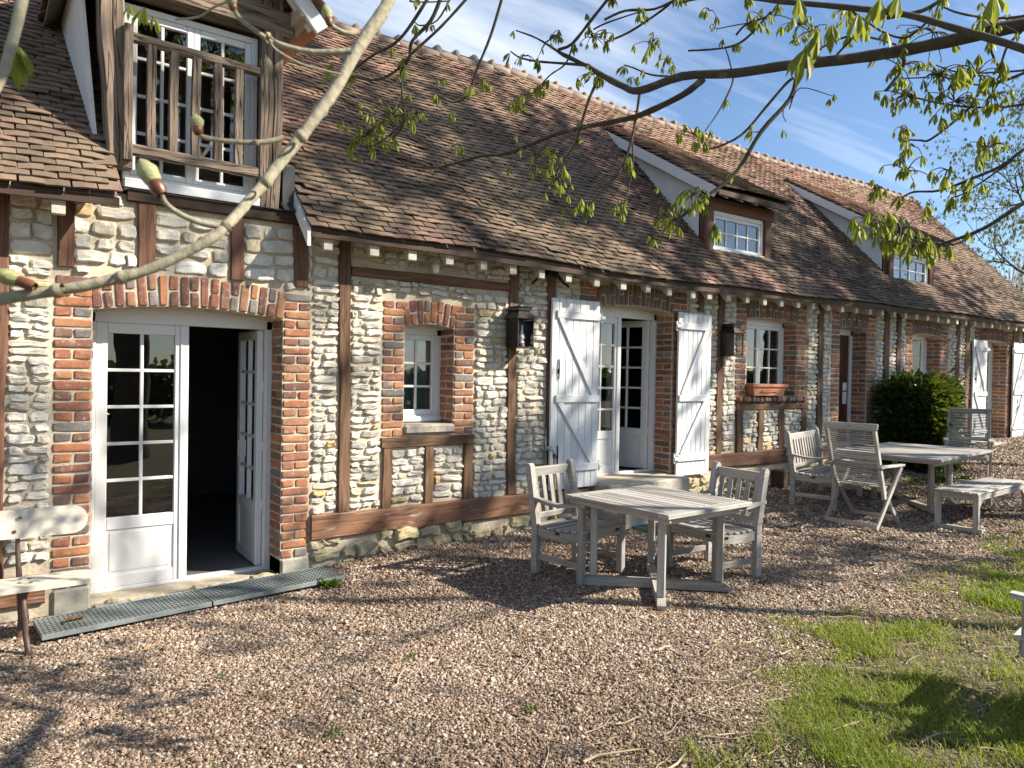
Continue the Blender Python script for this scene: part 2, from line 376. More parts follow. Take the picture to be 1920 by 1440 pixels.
def build_ground():
    xs = np.concatenate([np.linspace(-150, -8, 20), np.arange(-7.5, 22, .12), np.linspace(23, 500, 50)])
    ys = np.concatenate([np.linspace(-200, -9, 25), np.arange(-8.8, .5, .1), np.linspace(.6, 14, 10), np.linspace(20, 500, 30)])
    X, Y = np.meshgrid(xs, ys, indexing='ij'); Z = gz(X, Y)
    lw = lawn(X, Y)
    near = (np.abs(Y) < 8) & (X > -7) & (X < 22)
    Z = Z+near*(.025*(vnoise(X, Y, 1.3, 9)-.5)+.02*(vnoise(X, Y, 4, 10)-.5)*np.clip(lw+.3, 0, 1))
    Z = np.where(Y > .2, Z-.35, Z)            # below the house floor
    V = np.stack([X, Y, Z], -1).reshape(-1, 3); nx, ny = len(xs), len(ys)
    i = np.arange(nx-1)[:, None]*ny; j = np.arange(ny-1)[None]
    F = np.stack([i+j, i+ny+j, i+ny+j+1, i+j+1], -1).reshape(-1, 4)
    k = NT('gravel_and_lawn_soil'); o = k.coord('Object')
    v1 = k.n('TexVoronoi', {'Vector': o, 'Scale': 55.0}); v2 = k.n('TexVoronoi', {'Vector': o, 'Scale': 34.0})
    bw = k.n('SeparateColor', {0: v1.outputs['Color']}).outputs[0]
    g = k.ramp(bw, [(0, (.10, .075, .055)), (.3, (.22, .155, .105)), (.6, (.34, .25, .18)), (.85, (.44, .36, .28)), (1, (.3, .17, .09))])
    g = k.mix(k.ramp(v1.outputs['Distance'], [(.25, 0.0), (.75, .75)]), g, (.05, .036, .026))
    soil = k.ramp(k.noise(o, 18, 7, .7), [(.3, (.055, .042, .025)), (.55, (.15, .115, .07)), (.75, (.24, .19, .12))])
    gr = k.ramp(k.noise(o, 6, 5), [(.3, (.05, .07, .018)), (.7, (.12, .13, .04))])
    soil = k.mix(k.ramp(k.noise(o, 1.6, 4), [(.42, .05), (.6, .55)]), soil, gr)
    at_ = k.n('Attribute', attribute_name='lawn').outputs['Fac']
    f = k.ramp(k.math('ADD', at_, k.math('MULTIPLY', k.noise(o, 9, 5), .5)), [(.45, 0.0), (.75, 1.0)])
    k.set(color=k.mix(f, g, soil), rough=.95, spec=.15, normal=k.bump(k.math('ADD', k.math('MULTIPLY', v1.outputs['Distance'], -1.0), k.math('MULTIPLY', k.noise(o, 30, 5), .7)), .9, .012))
    o_ = np_mesh('ground', V, [F], k.m, None, True, {'lawn': np.clip(lw+.25, 0, 1).ravel()})
    tag(o_, kind='structure'); return o_
build_ground()
# ------------------------------------------------------------------ the farmhouse
HOUSE = empty('farmhouse', (0, 0, 0), 0, 'long stone and brick farmhouse with brown tiled roof, dormers and white shutters', 'house')
RS = 1.05; EY, EZ, RY = -.35, 2.9, 2.86; XE = 19.5; XW = -4.0
def sag_e(x): return np.interp(x, [-5, 0, .95, 2.3, 3.8, 5, 7.1, 8, 12.8, 17.5, 20], [0, 0, .03, -.01, -.01, -.045, -.065, -.05, .01, .03, .03])
def sag_r(x): return np.interp(x, [-5, 2, 4, 6.5, 7.6, 9, 10.5, 12.6, 14, 17, 20], [0, 0, -.1, .04, .0, -.03, 0, -.08, -.06, .03, .04])
def roofz(x, y): 
    t = (np.asarray(y)-EY)/(RY-EY)
    return EZ+RS*(np.asarray(y)-EY)+sag_e(x)*(1-t)+sag_r(x)*t

def blocks(items, depth, back, us, jit, ns, sq, rng=R, wob=.0, rough=False):
    """items rows: C(3) U(3) V(3) w h rnd ; rough stones or bricks as bulging fronts with sides"""
    it = np.array(items, float); n = len(it)
    C, U, V = it[:, 0:3], it[:, 3:6], it[:, 6:9]; w_, h_, rd = it[:, 9], it[:, 10], it[:, 11]
    Nn = np.cross(U, V)
    us = np.array(us); k = len(us); u, v = np.meshgrid(us, us, indexing='ij'); u = u.ravel(); v = v.ravel()
    edge = (np.abs(u) > .999) | (np.abs(v) > .999)
    q = 1-sq*(u*u*v*v)
    uu = np.repeat((u*q)[None], n, 0); vv = np.repeat((v*q)[None], n, 0)
    x = uu*w_[:, None]/2; y = vv*h_[:, None]/2
    cj = rng.normal(0, jit, (n, 4, 2))
    wt = np.stack([(1-u)*(1-v), (1+u)*(1-v), (1-u)*(1+v), (1+u)*(1+v)], 0)/4
    x = x+np.einsum('nc,cp->np', cj[:, :, 0], wt); y = y+np.einsum('nc,cp->np', cj[:, :, 1], wt)
    if wob:
        x = x+wob*np.sin(vv*3.1+rng.uniform(0, 6, (n, 1)))*np.abs(uu); y = y+wob*np.sin(uu*4.2+rng.uniform(0, 6, (n, 1)))*np.abs(vv)
    hp = lambda q: np.interp(np.abs(q), [0, .8, .9, .95, .975, 1], ([1, .93, .8, .62, .5, 0] if rough else [1, 1, 1, .9, .72, 0]))
    bulge = np.minimum(hp(u), hp(v))
    dep = depth*rng.uniform(.65, 1.25, (n, 1)) if np.isscalar(depth) else depth[:, None]
    z = dep*bulge[None]+rng.normal(0, ns*(.55 if rough else 1), (n, len(u)))+rng.normal(0, ns, (n, 1))+u[None]*rng.normal(0, ns*1.6, (n, 1))+v[None]*rng.normal(0, ns*1.2, (n, 1))+(ns*.9*np.sin(u[None]*rng.uniform(2, 5, (n, 1))+rng.uniform(0, 6, (n, 1)))*np.sin(v[None]*rng.uniform(1, 3, (n, 1))+rng.uniform(0, 6, (n, 1))) if rough else 0)
    z = np.where(edge[None], -back, np.maximum(z, .003))
    P = C[:, None]+U[:, None]*x[..., None]+V[:, None]*y[..., None]+Nn[:, None]*z[..., None]
    i = np.arange(k-1)[:, None]*k; j = np.arange(k-1)[None]
    f = np.stack([i+j, i+k+j, i+k+j+1, i+j+1], -1).reshape(-1, 4)
    F = (f[None]+(np.arange(n)*k*k)[:, None, None]).reshape(-1, 4)
    return P.reshape(-1, 3), F, np.repeat(rd, k*k)
US_ST = [-1, -.95, -.78, -.4, 0, .4, .78, .95, 1]; US_BR = [-1, -.975, -.88, -.3, .3, .88, .975, 1]
EXu, EZu, EYu = (1, 0, 0), (0, 0, 1), (0, 1, 0)

# openings: x0 x1 sill spring rise
OPEN = dict(door1=(.75, 2.19, -.09, 2.13, .06), win1=(3.37, 3.93, 1.19, 2.14, .035), door2=(5.87, 7.18, .47, 2.5, .05),
            win3=(8.70, 9.93, 1.44, 2.53, .03), door3=(11.11, 11.95, .3, 2.52, .03), win4=(13.5, 14.59, 1.1, 2.53, .03), door5=(16.27, 17.68, .5, 2.53, .03))
# wall with openings
def build_wall():
    zs_top = 3.02
    xb = sorted(set([XW, XE]+[o[i] for o in OPEN.values() for i in (0, 1)])); zb = sorted(set([-.6, zs_top]+[o[2] for o in OPEN.values()]+[o[3]+o[4] for o in OPEN.values()]))
    solid = np.ones((len(xb)-1, len(zb)-1), bool)
    for i in range(len(xb)-1):
        for j in range(len(zb)-1):
            xm, zm = (xb[i]+xb[i+1])/2, (zb[j]+zb[j+1])/2
            for o in OPEN.values():
                if o[0] < xm < o[1] and o[2] < zm < o[3]+o[4]: solid[i, j] = False
    mb = MB(); T = .36
    def g(i, j): return 0 <= i < solid.shape[0] and 0 <= j < solid.shape[1] and solid[i, j]
    for i in range(solid.shape[0]):
        for j in range(solid.shape[1]):
            if not solid[i, j]: continue
            a, b, c, d = xb[i], xb[i+1], zb[j], zb[j+1]
            mb.add([(a, 0, c), (b, 0, c), (b, 0, d), (a, 0, d)], [(0, 1, 2, 3)])
            mb.add([(a, T, c), (b, T, c), (b, T, d), (a, T, d)], [(3, 2, 1, 0)])
            if not g(i-1, j): mb.add([(a, 0, c), (a, T, c), (a, T, d), (a, 0, d)], [(3, 2, 1, 0)])
            if not g(i+1, j): mb.add([(b, 0, c), (b, T, c), (b, T, d), (b, 0, d)], [(0, 1, 2, 3)])
            if not g(i, j-1): mb.add([(a, 0, c), (b, 0, c), (b, T, c), (a, T, c)], [(3, 2, 1, 0)])
            if not g(i, j+1): mb.add([(a, 0, d), (b, 0, d), (b, T, d), (a, T, d)], [(0, 1, 2, 3)])
    # gables and rear wall
    for x, s in ((XW, -1), (XE-.02, 1)):
        p = [(x, 0, -.6), (x, 5.7, -.6), (x, 5.7, 3.2), (x, RY, 6.2), (x, 0, 3.15)]
        mb.add(p, [tuple(range(5)) if s > 0 else tuple(range(5))[::-1]])
    mb.add([(XW, 5.7, -.6), (XE, 5.7, -.6), (XE, 5.7, 3.2), (XW, 5.7, 3.2)], [(3, 2, 1, 0)])
    return mb.build('wall', MORTAR, HOUSE)
WALL = build_wall()

# ---- timbers (x0 x1 z0 z1, material)
POSTS = [(.03, .22, .0, 2.95, TIMBER), (.51, .615, 2.43, 2.95, TIMBER), (1.045, 1.17, 2.46, 2.98, TIMBER), (1.73, 1.84, 2.44, 2.98, TIMBER), (2.285, 2.40, 2.43, 2.96, TIMBER),
         (2.695, 2.81, .42, 2.95, TIMBER2), (4.595, 4.71, .42, 2.93, TIMBER2), (5.12, 5.235, .42, 2.90, TIMBER), (7.65, 7.765, 2.56, 2.9, TIMBER), (8.055, 8.185, .68, 2.9, TIMBER2),
         (10.46, 10.61, .68, 2.92, TIMBER2), (12.45, 12.63, .3, 2.94, TIMBER), (12.89, 13.04, .3, 2.94, TIMBER), (15.2, 15.36, .35, 2.96, TIMBER), (15.61, 15.78, .35, 2.96, TIMBER),
         (17.95, 18.25, .45, 2.97, TIMBER), (18.45, 18.62, .45, 2.97, TIMBER), (-1.3, -1.15, .0, 2.95, TIMBER)]
POSTS += [(3.135, 3.235, .4, .975, TIMBER2), (3.6, 3.7, .42, .975, TIMBER2), (4.05, 4.16, .42, .975, TIMBER2)]
POSTS += [(8.495, 8.63, .68, 1.255, TIMBER2), (8.97, 9.10, .68, 1.255, TIMBER2), (9.48, 9.62, .68, 1.255, TIMBER2), (10.06, 10.2, .68, 1.255, TIMBER2)]
RAILS = [(2.81, 4.595, 2.568, 2.66, TIMBER), (3.135, 4.17, .975, 1.077, TIMBER2), (8.49, 10.21, 1.255, 1.365, TIMBER2), (.97, 2.32, 2.965, 3.06, DARKWOOD)]
SOLES = [(2.455, 5.75, .19, .415, SOLE), (-3, .46, -.02, .19, SOLE), (7.35, 10.75, .48, .675, TIMBER)]
def timber(name, x0, x1, z0, z1, mt, proud=.03, taper=True):
    mb = MB(); n = 7; horiz = (x1-x0) > (z1-z0); L = (x1-x0) if horiz else (z1-z0)
    n = max(4, int(L/.3)); wd = (z1-z0) if horiz else (x1-x0)
    ts = np.linspace(0, 1, n); ph = random.uniform(0, 9)
    prof = [(-1, 1), (-1, .15), (-.86, 0), (.86, 0), (1, .15), (1, 1)]     # cross-section: (across, depth 0=front)
    vs = []; gl = []; off = (random.uniform(0, 30), random.uniform(0, 9), random.uniform(0, 9))
    for t in ts:
        c = .012*math.sin(ph+t*L*1.7)+.005*math.sin(2.3*ph+t*L*6.1); ww = wd/2*(1+.05*math.sin(ph*2+t*L*3.3)+.03*random.uniform(-1, 1))
        for a, d in prof:
            dep = -proud+d*.09+(.004*random.uniform(-1, 1) if d < .5 else 0)
            s = (x0 if horiz else z0)+t*L; o = ((z0+z1)/2 if horiz else (x0+x1)/2)+c*(0 if horiz else 1)+a*ww
            vs.append((s, dep, o) if horiz else (o, dep, s)); gl.append((t*L+off[0], a*wd/2+off[1], d*.09+off[2]))
    k = len(prof); fs = []
    for i in range(n-1):
        for j in range(k-1):
            q = (i*k+j, i*k+j+1, (i+1)*k+j+1, (i+1)*k+j); fs.append(q if not horiz else q[::-1])
    e0 = tuple(range(k)); e1 = tuple(range((n-1)*k, n*k)); fs += [e0[::-1], e1] if not horiz else [e0, e1[::-1]]
    mb.add(vs, fs, gl); return mb.build(name, mt, HOUSE)
for p in POSTS: timber('timber_post', *p)
for p in RAILS: timber('timber_rail', *p, proud=.028 if p[2] < 2.9 else .05)
for p in SOLES: timber('sole_plate', *p, proud=.045)

# ---- brick surrounds
OBST = [(p[0], p[1], p[2], p[3]) for p in POSTS+RAILS+SOLES]
def rb(): return random.random()
def surround(x0, x1, z0, zs, rise, pl, pr, zb, ztop, mat_, arch_h=.24, flank=True, ext=0.0, archmat=None):
    it = []; ar = []; H = .076; g_ = .016; vis_back = .27
    def row(xa, xb, z, par):
        wd = xb-xa
        if par or wd < .17: it.append([(xa+xb)/2, -.004, z+H/2, *EXu, *EZu, wd-g_*.3+random.uniform(-.012, .012), H-g_, rb()])
        else:
            c = xa+wd*random.uniform(.45, .55)
            it.append([(xa+c)/2, -.004, z+H/2, *EXu, *EZu, c-xa-g_, H-g_, rb()]); it.append([(c+xb)/2, -.004, z+H/2, *EXu, *EZu, xb-c-g_, H-g_, rb()])
    n = int(round((ztop-zb)/H)); Hh = (ztop-zb)/n; H = Hh
    for i in range(n):
        z = zb+i*H; par = i % 2
        off = 0 if z+H < zs-.01 else -ext          # beside the arch the piers step back
        row(x0-pl, x0+off+(.0 if off == 0 else 0), z, par); row(x1-off, x1+pr, z, par)
    # reveals, both jambs
    for i in range(n):
        z = zb+i*H
        if z+H > zs+.02: break
        for xx, s in ((x1, -1), (x0, 1)):
            U = (0, -s, 0) if s < 0 else (0, -1, 0)
            U = (0, -1, 0) if s < 0 else (0, 1, 0)   # normal = U x V : (0,-1,0)x(0,0,1)=(-1,0,0)
            cuts = [0.0, .27] if i % 2 else [0.0, .135, .27]
            for a, b in zip(cuts[:-1], cuts[1:]): it.append([xx, (a+b)/2+.004, z+H/2, *U, *EZu, b-a-g_, H-g_, rb()])
    V, F, r_ = blocks(it, .0065, .02, US_BR, .0035, .0012, .05)
    # voussoirs: full soldiers alternating with pairs, slightly fanned
    wv = .074; xa, xb = x0-ext, x1+ext; nv = int(round((xb-xa)/wv)); wv = (xb-xa)/nv; xm = (xa+xb)/2; hw = (xb-xa)/2
    for i in range(nv):
        t = ((i+.5)/nv)*2-1; xc = xm+t*hw; zb_ = zs+rise*(1-t*t)+.0; ang = t*.14
        Uv = (math.cos(ang), 0, -math.sin(ang)); Vv = (math.sin(ang), 0, math.cos(ang))
        segs = [(0, arch_h)] if i % 2 == 0 else [(0, arch_h*.49), (arch_h*.51, arch_h)]
        for a, b in segs:
            m_ = (a+b)/2; ar.append([xc+Vv[0]*m_, -.004, zb_+m_*Vv[2], *Uv, *Vv, wv-g_, (b-a)-g_*.6, rb()])
    V2, F2, r2 = blocks(ar, .0075, .02, US_BR, .004, .0014, .06)
    if archmat: s_ = 1
    mats = [mat_, archmat or mat_]
    F2 = F2+len(V); o = np_mesh('brick_surround', np.concatenate([V, V2]), [np.concatenate([F, F2])], mats, HOUSE, True, {'rnd': np.concatenate([r_, r2])},
                                np.concatenate([np.zeros(len(F)), np.ones(len(F2))]))
    # mortar lining under the arch: curved intrados between the facade and the joinery
    mb = MB(); ns = 10
    for i in range(ns):
        ta, tb = -1+2*i/ns, -1+2*(i+1)/ns; xa_, xb_ = (x0+x1)/2+ta*(x1-x0)/2, (x0+x1)/2+tb*(x1-x0)/2
        za, zb2 = zs+rise*(1-ta*ta), zs+rise*(1-tb*tb); zt = zs+rise+.02
        mb.add([(xa_, .002, za), (xb_, .002, zb2), (xb_, .002, zt), (xa_, .002, zt)], [(0, 1, 2, 3)])
        mb.add([(xa_, .002, za), (xb_, .002, zb2), (xb_, .3, zb2), (xa_, .3, za)], [(3, 2, 1, 0)])
    mb.build('arch_soffit', MORTAR, o)
    OBST.extend([(x0-pl-.01, x0, zb-.01, ztop+.01), (x1, x1+pr+.01, zb-.01, ztop+.01), (xa-.01, xb+.01, zs, zs+rise+arch_h+.015), (x0, x1, z0, zs+rise)])
    return o
o = OPEN
surround(*o['door1'], .25, .25, .06, 2.37, BRICK, .25)
surround(*o['win1'], .235, .24, 1.08, 2.38, BRICK, .235)
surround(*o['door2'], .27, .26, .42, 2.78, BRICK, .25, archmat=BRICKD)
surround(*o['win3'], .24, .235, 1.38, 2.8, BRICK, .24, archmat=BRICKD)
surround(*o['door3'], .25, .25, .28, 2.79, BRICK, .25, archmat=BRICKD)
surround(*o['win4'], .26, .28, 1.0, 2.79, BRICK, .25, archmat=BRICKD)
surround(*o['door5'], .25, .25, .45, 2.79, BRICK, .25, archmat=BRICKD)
# brick-on-edge sill and stone sill
it = []
for i in range(17): it.append([8.53+i*.097, -.02, 1.405, *EXu, *EZu, .085, .075, rb()])
V, F, r_ = blocks(it, .05, .02, US_BR, .003, .002, .1)
it2 = [[8.53+i*.097, .115, 1.444, *EXu, *EYu, .085, .28, it[i][11]] for i in range(17)]
V2, F2, r2 = blocks(it2, .012, .02, US_BR, .003, .002, .1)
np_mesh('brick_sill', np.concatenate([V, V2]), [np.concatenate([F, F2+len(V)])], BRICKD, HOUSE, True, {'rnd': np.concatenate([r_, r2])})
OBST.append((8.46, 10.16, 1.355, 1.45))
mb = MB(); mb.box((3.655, .11, 1.145), (.57, .30, .095), None, .02); mb.build('stone_sill', SILLST, HOUSE); OBST.append((3.36, 3.94, 1.08, 1.2))
for x0, x1 in ((.505, .75), (2.19, 2.44)):
    mb = MB(); mb.span((x0, -.03, -.4), (x1, .28, .058), .015); mb.build('pier_base', CONC, HOUSE); OBST.append((x0-.01, x1+.01, -.4, .06))

# ---- rubble stone facing, laid strip by strip between the posts
def stones():
    it = []; it2 = []; rs = random.Random(11)
    vp = sorted([p for p in POSTS if p[3]-p[2] > 1.2], key=lambda p: p[0])
    cuts = [-3.0]+[(p[0]+p[1])/2 for p in vp]+[XE-.02]
    cuts = sorted(set(cuts+[.5, 2.44, 3.13, 4.17, 8.46, 10.16]))
    for a, b in zip(cuts[:-1], cuts[1:]):
        z = -.45+rs.uniform(0, .05)
        while z < (3.0 if 0.9 < a < 2.3 else 2.97):
            pl = z < (.19 if b < 6 else .46)
            big = z > 2.42 and b < 2.8
            h = rs.uniform(.10, .16) if pl else (rs.uniform(.08, .135) if big else rs.uniform(.052, .086))
            ob = sorted([(o_[0], o_[1]) for o_ in OBST if min(o_[3], z+h)-max(o_[2], z) > .3*h and o_[1] > a and o_[0] < b])
            x = a+.004; spans = []
            for p, q in ob:
                if p > x: spans.append((x, min(p, b)))
                x = max(x, q)
            if x < b: spans.append((x, b-.004))
            for p, q in spans:
                x = p
                while q-x > .035:
                    w_ = rs.uniform(.11, .28) if (pl or big) else (rs.uniform(.07, .15) if rs.random() < .6 else rs.uniform(.13, .24))
                    if q-x-w_ < .07: w_ = q-x
                    r_ = min(1, max(0, rs.gauss(.46, .2)))
                    if rs.random() < .02: r_ = rs.uniform(.9, 1)
                    gp = .018 if pl else .015
                    hh = h*rs.uniform(.82, 1.04)
                    row = [x+w_/2, 0, z+h/2+rs.uniform(-.006, .006), *EXu, *EZu, max(.03, w_-gp), hh-gp*.72, r_]
                    (it2 if pl else it).append(row); x += w_
            z += h
    V, F, r_ = blocks(it, .028, .012, US_ST, .0065, .0034, .15, wob=.004, rough=True)
    # let the courses wander
    V[:, 2] += .010*np.sin(V[:, 0]*2.1+V[:, 2]*.6)+.006*np.sin(V[:, 0]*5.3+1)
    V2, F2, r2 = blocks(it2, .045, .015, US_ST, .016, .008, .1, wob=.01, rough=True)
    np_mesh('stonework', V, [F], STONE, WALL, False, {'rnd': r_})
    np_mesh('plinth_stonework', V2, [F2], PLINTH, WALL, False, {'rnd': r2})
stones()

# ---- interior so that open doors show a dim room
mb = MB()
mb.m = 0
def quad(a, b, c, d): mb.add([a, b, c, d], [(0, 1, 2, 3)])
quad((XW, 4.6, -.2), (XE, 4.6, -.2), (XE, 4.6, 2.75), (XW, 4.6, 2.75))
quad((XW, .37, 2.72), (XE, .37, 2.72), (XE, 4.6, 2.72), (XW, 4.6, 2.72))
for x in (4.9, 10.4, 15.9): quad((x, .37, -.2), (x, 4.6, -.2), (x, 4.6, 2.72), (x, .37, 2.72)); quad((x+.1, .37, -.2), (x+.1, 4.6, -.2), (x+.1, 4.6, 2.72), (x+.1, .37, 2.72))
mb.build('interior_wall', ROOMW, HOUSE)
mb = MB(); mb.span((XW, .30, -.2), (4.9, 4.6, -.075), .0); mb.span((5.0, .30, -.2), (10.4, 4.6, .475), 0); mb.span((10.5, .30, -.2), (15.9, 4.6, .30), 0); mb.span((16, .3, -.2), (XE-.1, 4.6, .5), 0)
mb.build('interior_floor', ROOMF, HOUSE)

# ---- joinery
def leaf_mb(mb, gm, w_, h_, T, cols, rows, bottom, st=.085, bar=.026, panel=True, top=.085):
    """door leaf in local coords: x 0..w, y 0..T (front at y=0), z 0..h ; mb=frame, gm=glass"""
    c = .006
    mb.span((0, 0, 0), (st, T, h_), c); mb.span((w_-st, 0, 0), (w_, T, h_), c)
    mb.span((st, .001, h_-top), (w_-st, T-.001, h_), c); mb.span((st, .001, 0), (w_-st, T-.001, min(.10, bottom)), c)
    if bottom > .15:
        mb.span((st, .001, bottom-.1), (w_-st, T-.001, bottom), c)
        mb.span((st-.002, .014, .09), (w_-st+.002, T-.014, bottom-.09), .002)
        mb.span((st+.025, .009, .125), (w_-st-.025, .016, bottom-.125), .004)
    x0, x1, z0, z1 = st, w_-st, bottom, h_-top
    for i in range(1, cols): x = x0+(x1-x0)*i/cols; mb.span((x-bar/2, .008, z0), (x+bar/2, T-.008, z1), .004)
    for j in range(1, rows): z = z0+(z1-z0)*j/rows; mb.span((x0, .010, z-bar/2), (x1, T-.010, z+bar/2), .004)
    gm.add([(x0-.01, T/2, z0-.01), (x1+.01, T/2, z0-.01), (x1+.01, T/2, z1+.01), (x0-.01, T/2, z1+.01)], [(0, 1, 2, 3)])
def arch_poly(x0, x1, z0, zs, rise, n=10):
    return [(x0, z0)]+[(x1, z0)]+[((x0+x1)/2+t*(x1-x0)/2, zs+rise*(1-t*t)) for t in np.linspace(1, -1, n)]
def frame_mb(x0, x1, z0, zs, rise, Y, T=.07, j=.055, head=.075, sill=.03):
    mb = MB()
    mb.span((x0, Y, z0), (x0+j, Y+T, zs), .005); mb.span((x1-j, Y, z0), (x1, Y+T, zs), .005)
    mb.prism(arch_poly(x0, x1, zs-head, zs, rise), (0, Y, 0), (1, 0, 0), (0, 0, 1), (0, T, 0))
    mb.span((x0+j, Y+.001, z0), (x1-j, Y+T-.001, z0+sill), .005)
    return mb
def french_door(key, Y, cols, rows, bottom, ang, handle=True, wl=None):
    x0, x1, z0, zs, rise = OPEN[key]
    fr = frame_mb(x0, x1, z0, zs, rise, Y); d = fr.build('door', PVC, HOUSE)
    xi0, xi1 = x0+.055, x1-.055; h_ = zs-.075-z0-.03; w_ = (xi1-xi0)/2
    a = MB(); g = MB(); leaf_mb(a, g, w_, h_, .055, cols, rows, bottom)
    a.span((w_-.045, -.012, 0), (w_+.02, 0, h_), .004)           # meeting cover strip
    l = a.build('leaf', PVC, d); l.location = (xi0, Y+.012, z0+.03); gg = g.build('pane', GLASS, d); gg.location = l.location
    a = MB(); g = MB(); leaf_mb(a, g, w_, h_, .055, cols, rows, bottom)
    l = a.build('leaf', PVC, d); gg = g.build('pane', GLASS, d)
    # hinge at the right jamb; mirrored leaf swung into the room
    for o_ in (l, gg): o_.location = (xi1, Y+.068, z0+.03); o_.rotation_euler = (0, 0, math.pi-math.radians(ang))
    if handle:
        hb = MB(); hb.box((0, 0, 0), (.03, .012, .16), None, .003); hb.tube([(0, -.005, .04), (0, -.05, .04), (-.1, -.055, .04)], .009, 8)
        hh = hb.build('handle', WHITE, d, True); th = math.radians(ang)
        # free stile of the open leaf
        hh.location = (xi1-math.cos(th)*(w_-.04)-.06*math.sin(th), Y+.068+math.sin(th)*(w_-.04)-.02, z0+1.03); hh.rotation_euler = (0, 0, math.pi/2-th+math.pi/2)
    for s in (.25, .5, .75):
        hb = MB(); hb.tube([(xi1-.005, Y+.075, z0+h_*s), (xi1-.005, Y+.075, z0+h_*s+.09)], .011, 8); hb.build('hinge', WHITE, d, True)
    return d
french_door('door1', .27, 2, 5, .56, 92)
french_door('door2', .27, 2, 5, .52, 72)
REFLC = m_plain('grey_green_reflection', (.30, .35, .31), .9, 0, 60, .1, .2)  # colour of the greenish reflection in the small window's lower panes
def casement(key, Y, n, cols, rows, curtain=False, inner=.0, ajar=0):
    x0, x1, z0, zs, rise = OPEN[key]; z0 += .02
    fr = frame_mb(x0, x1, z0, zs, rise, Y, head=.06, sill=.06); fr.span((x0+.0, Y-.035, z0-.01), (x1, Y, z0+.045), .01)
    d = fr.build('window', PVC, HOUSE); xi0, xi1 = x0+.055, x1-.055; h_ = zs-.06-z0-.06; w_ = (xi1-xi0)/n
    for k in range(n):
        a = MB(); g = MB(); leaf_mb(a, g, w_, h_, .05, cols, rows, .055, .05, .024, False, .055)
        l = a.build('casement', PVC, d); gg = g.build('pane', GLASS, d)
        for o_ in (l, gg):
            o_.location = (xi0+k*w_, Y+.01, z0+.06)
            if ajar and k == n-1: o_.location = (xi0+(k+1)*w_, Y+.06, z0+.06); o_.rotation_euler = (0, 0, math.pi-math.radians(ajar))
    if curtain:
        nn = 40; xs = np.linspace(xi0, xi1, nn); mb = MB(); zt, zb = z0+h_, z0+h_*.60
        yy = [Y+.085+.010*math.sin(i*1.9) for i in range(nn)]
        vs = [(x, y, zt) for x, y in zip(xs, yy)]+[(x, y, zb-.05*abs(math.sin(i*.35))+.12*abs(2*i/nn-1)) for i, (x, y) in enumerate(zip(xs, yy))]
        mb.add(vs, [(i, i+1, nn+i+1, nn+i) for i in range(nn-1)]); mb.build('lace_curtain', LACE, d, True)
        mb = MB(); vs = [(x, y+.03, z0+.05) for x, y in zip(xs, yy)]+[(x, y+.03, z0+h_*.8) for x, y in zip(xs, yy)]; mb.add(vs, [(i, i+1, nn+i+1, nn+i) for i in range(nn-1)]); mb.build('reflection_sheet', REFLC, d, True)  # added sheet behind the glass, standing in for the grey-green reflection
    return d
casement('win1', .25, 1, 2, 3, True)
casement('win3', .22, 2, 2, 3)
casement('win4', .24, 2, 1, 4, ajar=35)
# brown door with two paper notices
x0, x1, z0, zs, rise = OPEN['door3']
d = frame_mb(x0, x1, z0, zs, rise, .25, .08, .07, .08).build('door', PVC, HOUSE)
a = MB(); a.span((x0+.07, .285, z0+.03), (x1-.07, .33, zs-.08), .004); [a.span((x0+.07+k*.1167, .279, z0+.03), (x0+.07+k*.1167+.112, .286, zs-.08), .003) for k in range(6)]
a.build('leaf', DOORWOOD, d)
for z, h in ((1.52, .13), (1.30, .2)):
    a = MB(); a.span((x1-.235, .2745, z), (x1-.115, .278, z+h), .0); a.build('paper_notice', PAPER, d)
# far door
x0, x1, z0, zs, rise = OPEN['door5']
d = frame_mb(x0, x1, z0, zs, rise, .27, .07).build('door', PVC, HOUSE); w_ = (x1-x0-.11)/2
for k in range(2):
    a = MB(); g = MB(); leaf_mb(a, g, w_, zs-.105-z0, .055, 2, 5, .5)
    for o_ in (a.build('leaf', PVC, d), g.build('pane', GLASS, d)): o_.location = (x0+.055+k*w_, .28, z0+.03)

